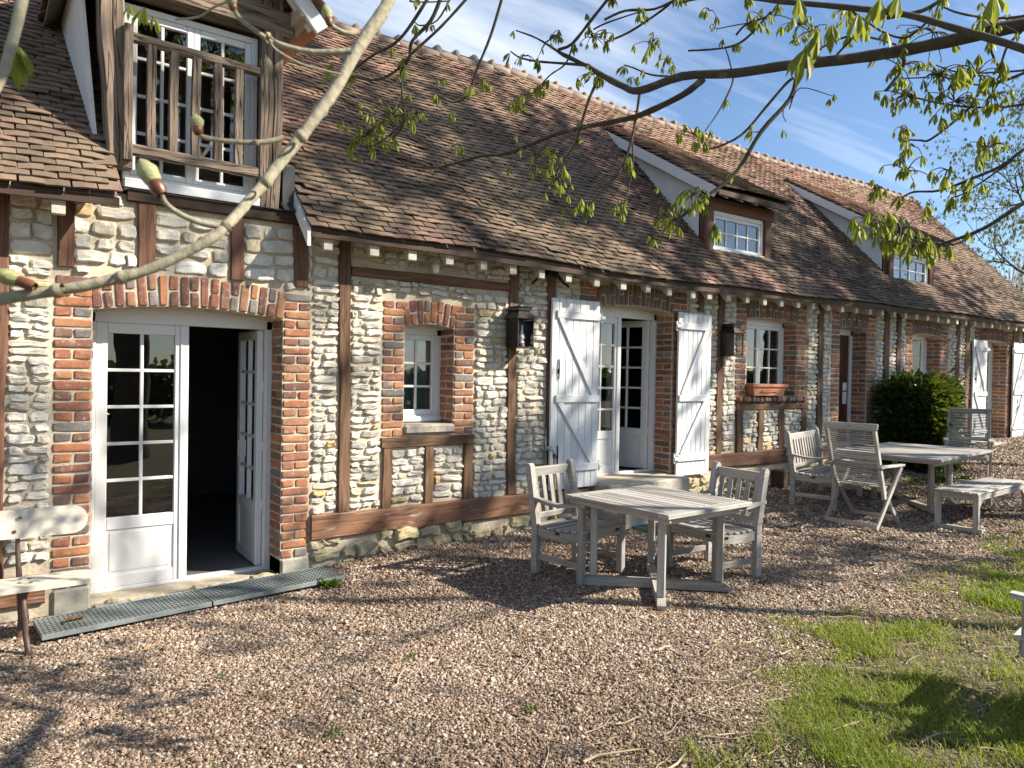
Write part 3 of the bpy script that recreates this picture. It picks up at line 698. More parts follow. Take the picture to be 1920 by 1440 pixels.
# ---- shutters
def shutter(x0, x1, z0, z1, mirror, Y=-.085):
    mb = MB(); n = 7; w_ = (x1-x0)/n
    for i in range(n): mb.span((x0+i*w_+.0015, Y, z0), (x0+(i+1)*w_-.0015, Y+.03, z1+random.uniform(-.002, .002)), .005)
    s = mb.build('shutter', SHUT, HOUSE); h = z1-z0; X = lambda t: (x1-t*(x1-x0)) if mirror else (x0+t*(x1-x0))
    zr = [z0+.09*h, z0+.455*h, z0+.895*h]
    b = MB()
    for z in zr:
        a_, c_ = sorted((X(.08), X(.99))); b.span((a_, Y-.026, z), (c_, Y-.0005, z+.085), .006)
    for lo, hi in ((zr[1]+.08, zr[2]+.01), (zr[0]+.08, zr[1]+.01)):
        b.bar((X(.16), Y-.0118, hi), (X(.88), Y-.0118, lo), .022, .075, (0, -1, 0) if 0 else (0, 0, 1), .005)
    b.build('brace', SHUT, s)
    for z in (zr[0]+.04, zr[2]+.04):
        hb = MB(); xh = X(1.0); hb.span((min(xh, xh+(-.06 if mirror else .06)), Y-.03, z-.02), (max(xh, xh+(-.06 if mirror else .06)), Y-.027+.02, z+.02), .003); hb.tube([(xh+(-.03 if mirror else .03), Y+.01, z-.06), (xh+(-.03 if mirror else .03), Y+.01, z+.06)], .012, 8)
        hb.build('hinge', WHITE, s)
    if not mirror:
        for z in (z0+.62*h, z0+.17*h):
            hb = MB(); hb.tube([(x0+.10, Y-.012, z-.09), (x0+.10, Y-.018, z), (x0+.10, Y-.012, z+.13)], .007, 6); hb.box((x0+.10, Y-.006, z), (.02, .012, .05)); hb.build('bolt', IRON, s)
    return s
shutter(5.13, 5.845, .43, 2.545, False); shutter(7.2, 7.84, .44, 2.52, True)
shutter(15.82, 16.45, .5, 2.53, False); shutter(17.80, 18.42, .52, 2.55, True)

# ---- door steps
mb = MB(); mb.span((.76, -.16, -.5), (2.18, .3, -.092), .02); mb.build('door_step', CONC, HOUSE)
mb = MB(); mb.span((5.82, -.32, -.3), (7.2, .3, .462), .02); mb.span((5.7, -.66, -.4), (7.25, -.321, .2), .02); mb.build('door_step', CONC, HOUSE)
mb = MB(); mb.span((16.2, -.35, .1), (17.75, .3, .492), .02); mb.build('door_step', CONC, HOUSE)
mb = MB(); mb.span((11.05, -.2, -.1), (12.0, .28, .285), .02); mb.build('door_step', CONC, HOUSE)

# ---- roof
def tile_field(P0, U, V, us, vs, lift, keep, tw=.155, tl=.19, th=.013, rng=R, drop=None):
    """flat clay tiles: origin, eave direction U, up-slope V; us, vs are tile positions (course by course)"""
    U, V = np.array(U, float), np.array(V, float); Nn = np.cross(U, V); P0 = np.array(P0, float)
    rows = []
    for j, v in enumerate(vs):
        off = (.5 if j % 2 else 0)*tw
        for u in us: 
            uu = u+off
            if keep(uu, v, P0+U*uu+V*v): rows.append((uu, v))
    rw = np.array(rows); n = len(rw)
    uu = rw[:, 0]+rng.normal(0, .004, n); vv = rw[:, 1]+rng.normal(0, .005, n); ww = tw-.006+rng.normal(0, .002, n)
    tilt = rng.normal(0, .0035, n); up = np.abs(rng.normal(0, .003, n))+(rng.random(n) < .025)*.013
    a = np.array([-.5, 0, .5]); camb = np.array([0, .004, 0])
    P = np.zeros((n, 3, 2, 2, 3))
    for i in range(3):
        for e in range(2):          # 0 = lower edge, 1 = upper
            for t_ in range(2):     # 0 bottom, 1 top
                x = uu+a[i]*ww; y = vv+(e*tl); y = y-(0 if e else 1)*0
                z = (lift if e == 0 else .001)+up*(1-e)+a[i]*tilt*2+camb[i]+t_*th
                P[:, i, e, t_] = P0+U*x[:, None]+V*y[:, None]+Nn*z[:, None]
    idx = np.arange(12).reshape(3, 2, 2); f = []
    for i in range(2):
        f.append([idx[i, 0, 1], idx[i+1, 0, 1], idx[i+1, 1, 1], idx[i, 1, 1]]); f.append([idx[i, 0, 0], idx[i, 1, 0], idx[i+1, 1, 0], idx[i+1, 0, 0]])
        f.append([idx[i, 0, 0], idx[i+1, 0, 0], idx[i+1, 0, 1], idx[i, 0, 1]])
    f.append([idx[0, 0, 0], idx[0, 0, 1], idx[0, 1, 1], idx[0, 1, 0]]); f.append([idx[2, 0, 0], idx[2, 1, 0], idx[2, 1, 1], idx[2, 0, 1]])
    F = (np.array(f)[None]+(np.arange(n)*12)[:, None, None]).reshape(-1, 4)
    V_ = P.reshape(-1, 3); base = np.clip(rng.normal(.5, .13, n)+(rng.random(n) < .06)*rng.normal(0, .3, n), 0, 1)
    return V_, F, np.repeat(base, 12)
sl_ = math.sqrt(1+RS*RS); SV = np.array([0, 1/sl_, RS/sl_]); SN = np.cross([1, 0, 0], SV); SLEN = (RY-EY)*sl_
DX = 1.455; D1H = .95; D1Z = 4.64; D1S = 1.12     # gable dormer: centre, half width, eave height, pitch
SHED = [(7.9, 9.62), (12.86, 14.78)]; SHZ = 4.19; SHS = .6
def keep_main(u, v, p):
    x = u; y = p[1]
    if .86 < x < 2.33 and y < 1.15: return False
    for a, b in SHED:
        if a+.14 < x < b-.05 and .13 < y < 1.95: return False
    return XW < x < XE+.05
V, F, r_ = tile_field((0, EY, EZ), (1, 0, 0), SV, np.arange(XW, XE+.05, .155), np.arange(-.02, SLEN-.05, .077), .036, keep_main)
t = (V[:, 1]-EY)/(RY-EY); V[:, 2] += sag_e(V[:, 0])*(1-t)+sag_r(V[:, 0])*t
V[:, 2] += .012*np.sin(V[:, 0]*1.9+V[:, 1]*2.3)
# tile tone darker on the lower courses, brighter towards the ridge
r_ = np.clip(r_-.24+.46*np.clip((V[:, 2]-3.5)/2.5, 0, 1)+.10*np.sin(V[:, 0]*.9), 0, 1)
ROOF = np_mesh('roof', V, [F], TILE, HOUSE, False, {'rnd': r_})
# deck below the tiles, back slope
mb = MB(); xs = np.linspace(XW, XE, 48)
def deck(y0, y1, x0, x1, dz=-.022, th=.035):
    xs_ = np.linspace(x0, x1, max(2, int((x1-x0)/.5)+1))
    for a, b in zip(xs_[:-1], xs_[1:]):
        q = [(a, y0, roofz(a, y0)+dz), (b, y0, roofz(b, y0)+dz), (b, y1, roofz(b, y1)+dz), (a, y1, roofz(a, y1)+dz)]
        mb.add(q+[(p[0], p[1], p[2]-th) for p in q], [(0, 1, 2, 3), (7, 6, 5, 4), (0, 4, 5, 1)])
deck(EY+.01, 1.1, XW, .86); deck(EY+.01, 1.1, 2.30, XE); deck(1.1, RY, XW, XE)
mb.build('roof_deck', SOFFIT, ROOF)
mb = MB(); n = 40
for a, b in zip(np.linspace(XW, XE, n)[:-1], np.linspace(XW, XE, n)[1:]):
    mb.add([(a, RY+.02, 6.27+sag_r(a)), (b, RY+.02, 6.27+sag_r(b)), (b, 6.1, 2.85), (a, 6.1, 2.85)], [(0, 1, 2, 3)])
mb.build('rear_slope', TILE, ROOF)
# ridge: half-round tiles bedded in lumpy mortar
mb = MB(); md = MB(); x = XW
while x < XE-.1:
    z = 6.255+float(sag_r(x)); L = .34; k = 9; vs = []
    for e, rr in ((0, .120), (1, .110)):
        for i in range(k):
            a = math.pi*(i/(k-1)); vs.append((x+e*L, RY+math.cos(a)*rr, z+math.sin(a)*rr*.85-.02+random.uniform(-.004, .004)))
    mb.add(vs, [(i, i+1, k+i+1, k+i) for i in range(k-1)]+[tuple(range(k))[::-1]])
    md.box((x+.01, RY, z-.012), (.07+random.uniform(0,.05), .262, .20+random.uniform(0,.02)), None, .055); md.box((x+.16, RY-.12, z-.04), (.33, .07, .09), None, .03)
    x += .31
mb.build('ridge_tile', RIDGE, ROOF, True); md.build('ridge_mortar', RMORT, ROOF, True)
# fascia and rafter ends
for x0, x1 in ((XW, .87), (2.30, XE)):
    n = max(2, int((x1-x0)/1.2)); xs = np.linspace(x0, x1, n+1); mb = MB(); vs = []; fs = []
    for x in xs:
        z = EZ+float(sag_e(x))
        vs += [(x, -.352, z-.012), (x, -.352, z-.072), (x, -.325, z-.072), (x, -.325, z-.012)]
    for i in range(n):
        for k in range(4): a = i*4; fs.append((a+k, a+4+k, a+4+(k+1) % 4, a+(k+1) % 4))
    fs += [(0, 1, 2, 3)[::-1], tuple(range(n*4, n*4+4))]
    mb.add(vs, [f[::-1] for f in fs], [(v[0], v[1], v[2]) for v in vs]); mb.build('fascia', DARKWOOD, HOUSE)
rx = [-3.0, -2.6, -2.2, -1.8, -1.35, -.9, -.4, .08, .50]+[2.46, 2.89, 3.27, 3.67, 4.06, 4.42, 4.79, 5.16, 5.57, 5.98, 6.38, 6.75, 7.18, 7.5]
x = 7.88
while x < 19.4: rx.append(x); x += .39+random.uniform(-.02, .02)
raft = None
for x in rx:
    z = float(sag_e(x))
    if raft is None:
        mb = MB(); w2 = .04; y0 = -.318; prof = [(y0, roofz(1.2, y0)-.055), (y0, roofz(1.2, y0)-.185), (y0+.02, roofz(1.2, y0)-.195), (.12, roofz(1.2, .12)-.215), (.12, roofz(1.2, .12)-.055)]
        mb.prism([(float(a), float(b)-.0) for a, b in prof], (-w2, 0, 0), (0, 1, 0), (0, 0, 1), (2*w2, 0, 0)); raft = mb.build('rafter_end', RAFT, HOUSE); o_ = raft
    else: o_ = raft.copy(); COL.objects.link(o_)
    o_.location = (x, 0, z+random.uniform(-.006, .006)-.03); o_.scale = (random.uniform(.92, 1.1), 1, 1)
# white verge board beside the big dormer
mb = MB(); zf = lambda y: float(roofz(2.3, y))
mb.prism([(-.352, zf(-.352)-.0), (-.352, zf(-.352)-.15), (.3, zf(.3)-.15), (.3, zf(.3))], (2.262, 0, 0), (0, 1, 0), (0, 0, 1), (.03, 0, 0)); mb.build('verge_board', SHUT, HOUSE)

# ---- gable dormer over the first door
DM = MB(); DM.span((.93, .06, 3.03), (2.28, .34, 3.07), .0)
dorm = DM.build('gable_dormer', DARKWOOD, HOUSE)
def oak_post(x0, x1, z0, z1, y0=-.07, y1=.12, lean=0, name='post', mt=OAK, amp=1):
    mb = MB(); n = 12; ph = random.uniform(0, 9); vs = []; gl = []; fs = []; prof = [(0, 1), (0, .1), (.07, 0), (.45, .01), (.5, .06), (.55, .0), (.93, 0), (1, .1), (1, 1)]
    for i in range(n):
        t = i/(n-1); z = z0+(z1-z0)*t; c = lean*(1-t)+amp*(.007*math.sin(ph+t*7)+.004*math.sin(ph+t*19))
        for a, d_ in prof: vs.append((x0+c+a*(x1-x0), y0+d_*(y1-y0)+random.uniform(-.003, .003)*(d_ < .5), z)); gl.append((t*(z1-z0)+ph, a*(x1-x0)+ph, d_*.2))
    k = len(prof)
    for i in range(n-1):
        for j in range(k-1): fs.append((i*k+j, i*k+j+1, (i+1)*k+j+1, (i+1)*k+j))
    fs += [tuple(range(k))[::-1], tuple(range((n-1)*k, n*k))]; mb.add(vs, fs, gl); return mb.build(name, mt, dorm)
oak_post(.745, .915, 3.21, 4.85, lean=.085); oak_post(1.985, 2.15, 3.06, 4.85, lean=-.02)
# lintel and gable timbers
mb = MB(); mb.bar((.72, .02, 4.655), (2.24, .02, 4.64), .19, .21, ch=.02); mb.build('lintel', OAK, dorm)
mb = MB()
for s in (-1, 1): mb.bar((DX+s*.72, .03, 4.78), (DX+s*.02, .03, 4.78+.7*D1S), .14, .12, ch=.015)
mb.bar((DX, .028, 4.75), (DX, .028, 5.55), .13, .12, ch=.01); mb.build('gable_strut', OAK, dorm)
it = []
for r_i in range(12):
    z = 4.77+r_i*.07; hw = max(0, .80-(z-4.75)/D1S)
    k = int(2*hw/.12)
    for i in range(k): it.append([DX-hw+(i+.5)*2*hw/max(1, k), .02, z+.03, *EXu, *EZu, 2*hw/max(1, k)-.01, .057, rb()])
V, F, r_ = blocks(it, .012, .02, US_BR, .003, .002, .09); np_mesh('brick_infill', V, [F], BRICK, dorm, True, {'rnd': r_})
mb = MB(); mb.prism([(-.8, 4.6), (.8, 4.6), (0, 4.6+.8*D1S+.2)], (DX, .04, 0), (1, 0, 0), (0, 0, 1), (0, .1, 0)); mb.build('gable_wall', MORTAR, dorm)
# cheeks
y1 = (D1Z-EZ)/RS+EY
for side in (0, 1):
    mb = MB(); X = (lambda z: .77-.13*(z-3.2)/1.44) if side == 0 else (lambda z: 2.12+.02*(z-3.2))
    p = [(.08, 3.15), (.08, D1Z+.05), (y1+.15, D1Z+.05)]; q = [(X(z), y, z) for y, z in p]+[(X(z)+(.03 if side == 0 else -.03), y, z) for y, z in p]
    mb.add(q, [(0, 1, 2), (5, 4, 3), (0, 3, 4, 1), (1, 4, 5, 2), (2, 5, 3, 0)]); mb.build('cheek', PLASTER, dorm)
# roof of the dormer
TV = []; TF = []; TR = []; b = 0; sq_ = math.sqrt(1+D1S*D1S); slen = D1H*sq_
for s in (-1, 1):
    U = np.array([0, 1.0, 0])*(-s) if s < 0 else np.array([0, 1.0, 0])
    Vv = np.array([-s/sq_, 0, D1S/sq_])
    U = np.array([0, -1.0, 0]) if np.cross([0, -1.0, 0], Vv)[2] > 0 else np.array([0, 1.0, 0])
    P0 = np.array([DX+s*D1H, 0, D1Z])
    def kp(u, v, p): return -.36 < p[1] < (p[2]-EZ)/RS+EY+.12
    V, F, r_ = tile_field(P0, U, Vv, np.arange(-3.2, 3.2, .155), np.arange(0, slen-.03, .077), .042, kp)
    TV.append(V); TF.append(F+b); TR.append(r_); b += len(V)
np_mesh('dormer_roof', np.concatenate(TV), [np.concatenate(TF)], TILE, dorm, False, {'rnd': np.concatenate(TR)})
mb = MB(); yb = (D1Z-EZ)/RS+EY
for s in (-1, 1):
    p = [(DX+s*D1H, -.31, D1Z-.015), (DX, -.31, D1Z+D1H*D1S-.015), (DX, 2.3, D1Z+D1H*D1S-.015), (DX+s*D1H, yb+.05, D1Z-.015)]
    q = [(a, y, z-.03) for a, y, z in p]; mb.add(p+q, [(0, 1, 2, 3), (7, 6, 5, 4), (0, 4, 5, 1), (0, 3, 7, 4)] if s < 0 else [(3, 2, 1, 0), (4, 5, 6, 7), (1, 5, 4, 0), (4, 7, 3, 0)])
    mb.build('dormer_soffit', SOFFIT if s < 0 else TERRA, dorm); mb = MB()
mb = MB()
for s in (-1, 1):
    mb.bar((DX+s*(D1H-.02), -.30, D1Z-.075), (DX, -.30, D1Z+(D1H-.02)*D1S-.075), .035, .13, (0, 0, 1), .004)
    mb.bar((DX+s*(D1H-.06), -.19, D1Z-.04), (DX, -.19, D1Z+(D1H-.06)*D1S-.04), .07, .07, (0, 0, 1), .004)
mb.build('bargeboard', SHUT, dorm)
mb = MB()
for s in (-1, 1):
    for c_, z_ in (((DX+s*.80, -.1, D1Z+.05), (.12, .42, .13)), ((DX+s*.5, -.13, D1Z+.36), (.10, .36, .10))): mb = MB(); mb.box(c_, z_, None, .01); mb.build('purlin_end', RAFT, dorm)
# window of the dormer
fr = MB(); fx0, fx1, fz0, fz1 = .945, 1.965, 3.13, 4.5
fr.span((fx0, .06, fz0), (fx0+.05, .13, fz1), .005); fr.span((fx1-.05, .06, fz0), (fx1, .13, fz1), .005); fr.span((fx0+.05, .061, fz1-.05), (fx1-.05, .129, fz1), .005); fr.span((fx0+.05, .061, fz0), (fx1-.05, .129, fz0+.06), .005)
fr.span((fx0-.01, -.06, fz0-.075), (fx1+.04, .062, fz0+.012), .012)
fr.build('window_frame', PVC, dorm)
for k in range(2):
    a = MB(); g = MB(); w_ = (fx1-fx0-.1)/2; leaf_mb(a, g, w_, fz1-fz0-.11, .05, 2, 4, .05, .05, .024, False, .055)
    for o_ in (a.build('casement', PVC, dorm), g.build('pane', GLASS, dorm)): o_.location = (fx0+.05+k*w_, .07, fz0+.06)
mb = MB(); mb.span((.93, .16, 3.0), (2.0, 1.2, 3.02), 0); mb.span((.93, 1.2, 3.0), (2.0, 1.22, 4.6), 0); mb.build('room_lining', ROOMW, dorm)
def balustrade():
    mb = MB()
    mb.bar((.93, -.09, 4.185), (1.985, -.09, 4.165), .055, .072, ch=.012); mb.build('balustrade_rail', OAK, dorm); mb = MB(); mb.bar((.94, -.09, 3.345), (1.985, -.09, 3.33), .055, .085, ch=.012)
    b_ = mb.build('balustrade_rail', OAK, dorm)
    for i in range(5):
        x = 1.115+i*.163; oak_post(x-.031, x+.031, 3.36, 4.16, -.115, -.065, random.uniform(-.008, .008), 'baluster', amp=.3)
    for x in (.955, 1.965): oak_post(x-.03, x+.03, 3.26, 4.27, -.125, -.07, 0, 'baluster', amp=.3)
balustrade()
mb = MB(); mb.span((2.16, -.02, 3.06), (2.27, .3, 3.45), .004); mb.bar((2.2, -.1, 3.06), (2.2, .5, 3.5), .1, .02); mb.span((.93, -.075, 3.058), (2.28, .0, 3.066), .001); mb.build('flashing', ZINC, dorm)

# ---- shed dormers
for (a, b_) in SHED:
    mb = MB(); pz = lambda y: SHZ+SHS*(y+.1)
    yw = .2; xl, xr = a+.28, b_-.27     # window opening
    mb.span((xl-.15, yw-.02, 3.3), (xl, yw+.13, 4.22), .01); mb.span((xr, yw-.02, 3.3), (xr+.16, yw+.13, 4.22), .01); mb.span((xl-.2, yw-.03, 4.0), (xr+.2, yw+.135, 4.16), .012)
    dm = mb.build('shed_dormer', TIMBER, HOUSE)
    for x in (a+.13, b_-.16):
        c = MB(); ye = 2.15; c.prism([(yw+.1, float(roofz(x, yw+.1))-.02), (yw+.1, pz(yw+.1)-.04), (ye, pz(ye)-.04), (ye, float(roofz(x, ye))-.05)], (x, 0, 0), (0, 1, 0), (0, 0, 1), (.03, 0, 0)); c.build('cheek', PLASTER, dm)
    sq2 = math.sqrt(1+SHS*SHS)
    V, F, r_ = tile_field((0, -.1, SHZ), (1, 0, 0), (0, 1/sq2, SHS/sq2), np.arange(a+.08, b_-.05, .155), np.arange(0, 2.75, .077), .042, lambda u, v, p: True)
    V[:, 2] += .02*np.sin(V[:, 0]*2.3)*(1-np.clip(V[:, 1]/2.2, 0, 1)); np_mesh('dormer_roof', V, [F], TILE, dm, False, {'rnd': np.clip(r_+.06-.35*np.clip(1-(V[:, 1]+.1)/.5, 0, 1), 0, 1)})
    c = MB(); q = [(a, -.09, pz(-.09)-.02), (b_, -.09, pz(-.09)-.02), (b_, 2.2, pz(2.2)-.02), (a, 2.2, pz(2.2)-.02)]; c.add(q+[(x, y, z-.03) for x, y, z in q], [(0, 1, 2, 3), (7, 6, 5, 4), (0, 4, 5, 1), (0, 3, 7, 4), (1, 5, 6, 2)]); c.build('dormer_soffit', SOFFIT, dm)
    c = MB(); c.span((a+.02, -.095, pz(-.095)-.085), (b_-.02, -.07, pz(-.095)-.015), .004); c.build('fascia', DARKWOOD, dm)
    for x in (a-.015, b_-.005):
        c = MB(); c.prism([(-.1, pz(-.1)-.0), (-.02, pz(-.02)-.15), (2.12, pz(2.12)-.15), (2.2, pz(2.2)+.0)], (x, 0, 0), (0, 1, 0), (0, 0, 1), (.028, 0, 0)); c.build('bargeboard', SHUT, dm)
    for i in range(5):
        x = a+.22+i*(b_-a-.42)/4; c = MB(); c.prism([(-.066, pz(-.066)-.055), (-.066, pz(-.066)-.12), (.25, pz(.25)-.14), (.25, pz(.25)-.055)], (x-.03, 0, 0), (0, 1, 0), (0, 0, 1), (.06, 0, 0)); c.build('rafter_end', RAFT, dm)
    fr = MB(); fr.span((xl, yw+.02, 3.42), (xl+.05, yw+.09, 4.0), .005); fr.span((xr-.05, yw+.02, 3.42), (xr, yw+.09, 4.0), .005); fr.span((xl+.05, yw+.021, 3.94), (xr-.05, yw+.089, 4.0), .005); fr.span((xl-.01, yw-.01, 3.40), (xr+.01, yw+.095, 3.48), .008)
    fr.build('window_frame', PVC, dm)
    c = MB(); g = MB(); leaf_mb(c, g, xr-xl-.1, .46, .05, 4, 2, .045, .045, .022, False, .045)
    for o_ in (c.build('casement', PVC, dm), g.build('pane', GLASS, dm)): o_.location = (xl+.05, yw+.03, 3.48)
    c = MB(); y0 = .06; c.prism([(yw+.02, 3.43), (yw+.02, 3.40), (y0-.02, float(roofz(a+.8, y0-.02))+.045), (y0-.02, float(roofz(a+.8, y0-.02))+.06)], (xl-.2, 0, 0), (0, 1, 0), (0, 0, 1), (xr-xl+.62, 0, 0)); c.build('flashing', LEAD, dm)
    c = MB(); c.span((xl-.1, yw+.5, 3.3), (xr+.1, yw+.52, 4.15), 0); c.build('room_lining', ROOMW, dm)
# ------------------------------------------------------------------ garden furniture
def armchair(loc, rz, label, wd=.60, nsl=5, name='garden_armchair', cat='armchair', group='slatted teak seats', sd=.56, inset=False):
    """front faces local -Y, origin on the ground under the seat centre"""
    t = empty(name, loc, rz, label, cat, group); hw = wd/2; yf, yb_ = -sd/2+.03, sd/2-.03
    for s in (-1, 1):
        a = MB(); x = s*(hw-.03); 
        if inset: a.bar((x, yf+.02, .33), (x, yf+.02, .62), .04, .04); a.build('arm_post', TEAK, t); a = MB(); a.bar((x, yf+.26, 0), (x, yf+.26, .36), .05, .05)
        else: a.bar((x, yf, 0), (x, yf, .62), .055, .055)
        a.build('leg', TEAK, t)
        a = MB(); w = .028                          # rear post, raked above the seat, rounded head
        pts = [(yb_-.03, 0), (yb_+.03, 0), (yb_+.03, .42), (yb_+.115, .90), (yb_+.10, .925), (yb_+.075, .925), (yb_+.055, .905), (yb_-.03, .42)]
        a.prism(pts, (x-w, 0, 0), (0, 1, 0), (0, 0, 1), (2*w, 0, 0)); a.build('leg', TEAK, t)
        a = MB(); n = 8; arm = [(yf-.05+(yb_+.08-yf+.05)*i/n, .635+.018*math.cos(i/n*6.0)) for i in range(n+1)]
        a.prism(arm+[(y, z-.028) for y, z in arm[::-1]], (x-.032, 0, 0), (0, 1, 0), (0, 0, 1), (.064, 0, 0)); a.build('armrest', TEAK, t)
        a = MB(); n = 6; top = [(yf+(yb_-yf)*i/n, .41-.018*math.sin(math.pi*i/n)-.012*i/n) for i in range(n+1)]
        a.prism(top+[(y, z-.075) for y, z in top[::-1]], (x-.014, 0, 0), (0, 1, 0), (0, 0, 1), (.028, 0, 0)); a.build('seat_rail', TEAK, t)
        a = MB(); a.bar((x, yf+(.26 if inset else .02), .14), (x, yb_-.02, .14), .026, .05); a.build('stretcher', TEAK, t)
    a = MB(); a.bar((-hw+.05, yf, .375), (hw-.05, yf, .375), .028, .075); a.build('seat_rail', TEAK, t); a = MB(); a.bar((-hw+.05, yb_, .375), (hw-.05, yb_, .375), .028, .07); a.build('seat_rail', TEAK, t)
    a = MB(); n = 7
    for i in range(n):
        f = i/(n-1); y = yf-.01+(yb_-yf-.015)*f; z = .425-.018*math.sin(math.pi*f)-.012*f
        a.bar((-hw+.008, y, z), (hw-.008, y, z+random.uniform(-.001, .001)), .058, .018)
    a.build('seat', TEAK, t)
    a = MB(); yt = yb_+.097; nn = 10; ar = [(-hw+.055+(wd-.11)*i/nn, .885-.0*math.sin(math.pi*i/nn)) for i in range(nn+1)]
    a.bar((-hw+.055, yt-.005, .845), (hw-.055, yt-.005, .845), .024, .085, (0, -.17, 1)); a.build('top_rail', TEAK, t)
    a = MB(); a.bar((-hw+.055, yb_+.03, .475), (hw-.055, yb_+.03, .475), .024, .05, (0, -.17, 1)); a.build('back_rail', TEAK, t)
    for i in range(nsl):
        x = -hw+.055+(wd-.11)*(i+.5)/nsl
        a = MB(); a.bar((x, yb_+.03, .49), (x, yb_+.09, .81), .05, .014, (0, -1, .1)); a.build('back_slat', TEAK, t)
    a = MB(); a.box((hw-.11, yf-.0155, .385), (.05, .004, .022), None, .001); a.box((-hw+.0145, 0, .37), (.004, .05, .022), None, .001); a.box((hw-.0145, -.16, .37), (.004, .07, .024), None, .001); a.build('maker_plate', IRON, t)
    return t
def table(loc, rz, label, wx, wy, legr, H=.72, leaf=False):
    t = empty('garden_table', loc, rz, label, 'table', 'teak garden tables'); a = MB(); T = .032; bb = .10
    n = int(round((wx-2*0)/.078)) if not leaf else int(round(wy/.11))
    # boards run along y between two breadboard ends
    n = int(round(wx/.082)); w_ = wx/n
    for i in range(n): a.span((-wx/2+i*w_+.003, -wy/2+bb, H-T+.002*random.random()), (-wx/2+(i+1)*w_-.003, wy/2-bb, H-.001*random.random()), .004)
    for s in (-1, 1): a.span((-wx/2, s*(wy/2-bb/2)-bb/2+.001, H-T-.004), (wx/2, s*(wy/2-bb/2)+bb/2-.001, H), .006)
    a.build('tabletop', TEAK, t)
    a = MB()
    for s in (-1, 1):
        a.span((-wx/2+.06, s*(wy/2-.09)-.014, H-T-.06), (wx/2-.06, s*(wy/2-.09)+.014, H-T-.001), .004); a.span((s*(wx/2-.05)-.012, -wy/2+.02, H-T-.035), (s*(wx/2-.05)+.012, wy/2-.02, H-T-.0015), .004)
    a.build('apron', TEAK, t)
    for d in ((1, 1), (1, -1)):
        u = np.array([d[0], d[1], 0])/math.sqrt(2); b = MB(); e = legr+.09; dz = 0 if d[1] > 0 else .0
        pr = [(-e, 0), (e, 0), (e, .03), (e-.05, .07), (-e+.05, .07), (-e, .03)]
        sd = np.array([-u[1], u[0], 0]); 
        if d[1] > 0: b.prism(pr, -sd*.032, u, (0, 0, 1), sd*.064)
        else:
            for sg in (-1, 1): b.prism([(sg*.034, 0), (sg*e, 0), (sg*e, .03), (sg*(e-.05), .068), (sg*.034, .068)][::sg], -sd*.032, u, (0, 0, 1), sd*.064)
        b.build('foot', TEAK, t)
        for s in (-1, 1):
            p = u*s*legr; b = MB(); b.bar((p[0], p[1], .069), (p[0], p[1], H-T-.03), .062, .062, tuple(u), .012); b.build('leg', TEAK, t)
            b = MB(); b.bar((p[0]*.3, p[1]*.3, H-T-.031+dz), (p[0]*1.15, p[1]*1.15, H-T-.031+dz), .05, .055); b.build('bearer', TEAK, t)
    return t
def folding_chair(loc, rz, label):
    """front faces local -Y; high back of thin horizontal slats, crossed legs"""
    t = empty('folding_chair', loc, rz, label, 'folding chair', 'high backed folding chairs'); hw = .29
    zs0, zt, yb0, yt = .42, 1.08, .16, .40
    P = lambda f: (yb0+(yt-yb0)*f+.03*f*f-.03*f, zs0+(zt-zs0)*f)
    for s in (-1, 1):
        x = s*(hw-.02); a = MB()
        a.bar((x, yb0-.05, .30), (x, *P(1)), .036, .05, (0, -1, .3)); a.build('back_stile', TEAK, t)
        a = MB(); a.bar((x+s*.02, .34, 0), (x+s*.02, -.26, .63), .028, .05, (0, 1, 1)); a.build('leg', TEAK, t)
        a = MB(); a.bar((x-s*.018, -.30, 0), (x-s*.018, .20, .50), .028, .05, (0, 1, -1)); a.build('leg', TEAK, t)
        a = MB(); a.bar((x+s*.018, -.30, .645), (x+s*.018, .30, .655), .058, .026); a.build('armrest', TEAK, t)
    a = MB(); n = 26
    for i in range(n):
        f = .05+.88*i/(n-1); y, z = P(f); bow = .012
        for xa, xb in ((-hw+.035, 0), (0, hw-.035)):
            a.bar((xa, y+(bow if xa == 0 else 0), z), (xb, y+(bow if xb == 0 else 0), z+random.uniform(-.001, .001)), .010, .0142, (0, -.3, 1), .002)
    a.build('back_slats', TEAK, t)
    y, z = P(1); a = MB(); a.bar((-hw-.02, y, z), (hw+.02, y, z), .03, .075, (0, -.3, 1), .01); a.tube([(0, y+.012, z+.0), (0, y+.018, z+.0)], .014, 10); a.build('top_rail', TEAK, t)
    y, z = P(.03); a = MB(); a.bar((-hw-.03, yb0+.10, .655), (hw+.03, yb0+.10, .655), .03, .05, (0, -.3, 1), .006); a.build('back_rail', TEAK, t)
    a = MB()
    for i in range(8): yy = -.25+i*.052; a.bar((-hw+.05, yy, .43-.012*math.sin(i*.4)), (hw-.05, yy, .43-.012*math.sin(i*.4)), .044, .016)
    a.build('seat', TEAK, t)
    a = MB()
    for s in (-1, 1): a.bar((s*(hw-.06), -.28, .415), (s*(hw-.06), .16, .40), .024, .045)
    a.bar((-hw+.05, -.28, .405), (hw-.05, -.28, .405), .026, .05); a.build('seat_rail', TEAK, t)
    a = MB(); a.box((hw-.0475, -.2, .41), (.003, .06, .022), None, .001); a.build('maker_plate', IRON, t)
    a = MB(); a.bar((-hw+.0, .325, .035), (hw-.0, .325, .035), .024, .04); a.build('stretcher', TEAK, t); a = MB(); a.bar((-hw+.02, -.26, .06), (hw-.02, -.26, .06), .024, .04); a.build('stretcher', TEAK, t)
    return t
def G(x, y, dz=0): return (x, y, float(gz(x, y))+dz)
armchair(G(4.235, -1.58, .012), math.radians(9), 'weathered teak armchair on the house side of the small square table')
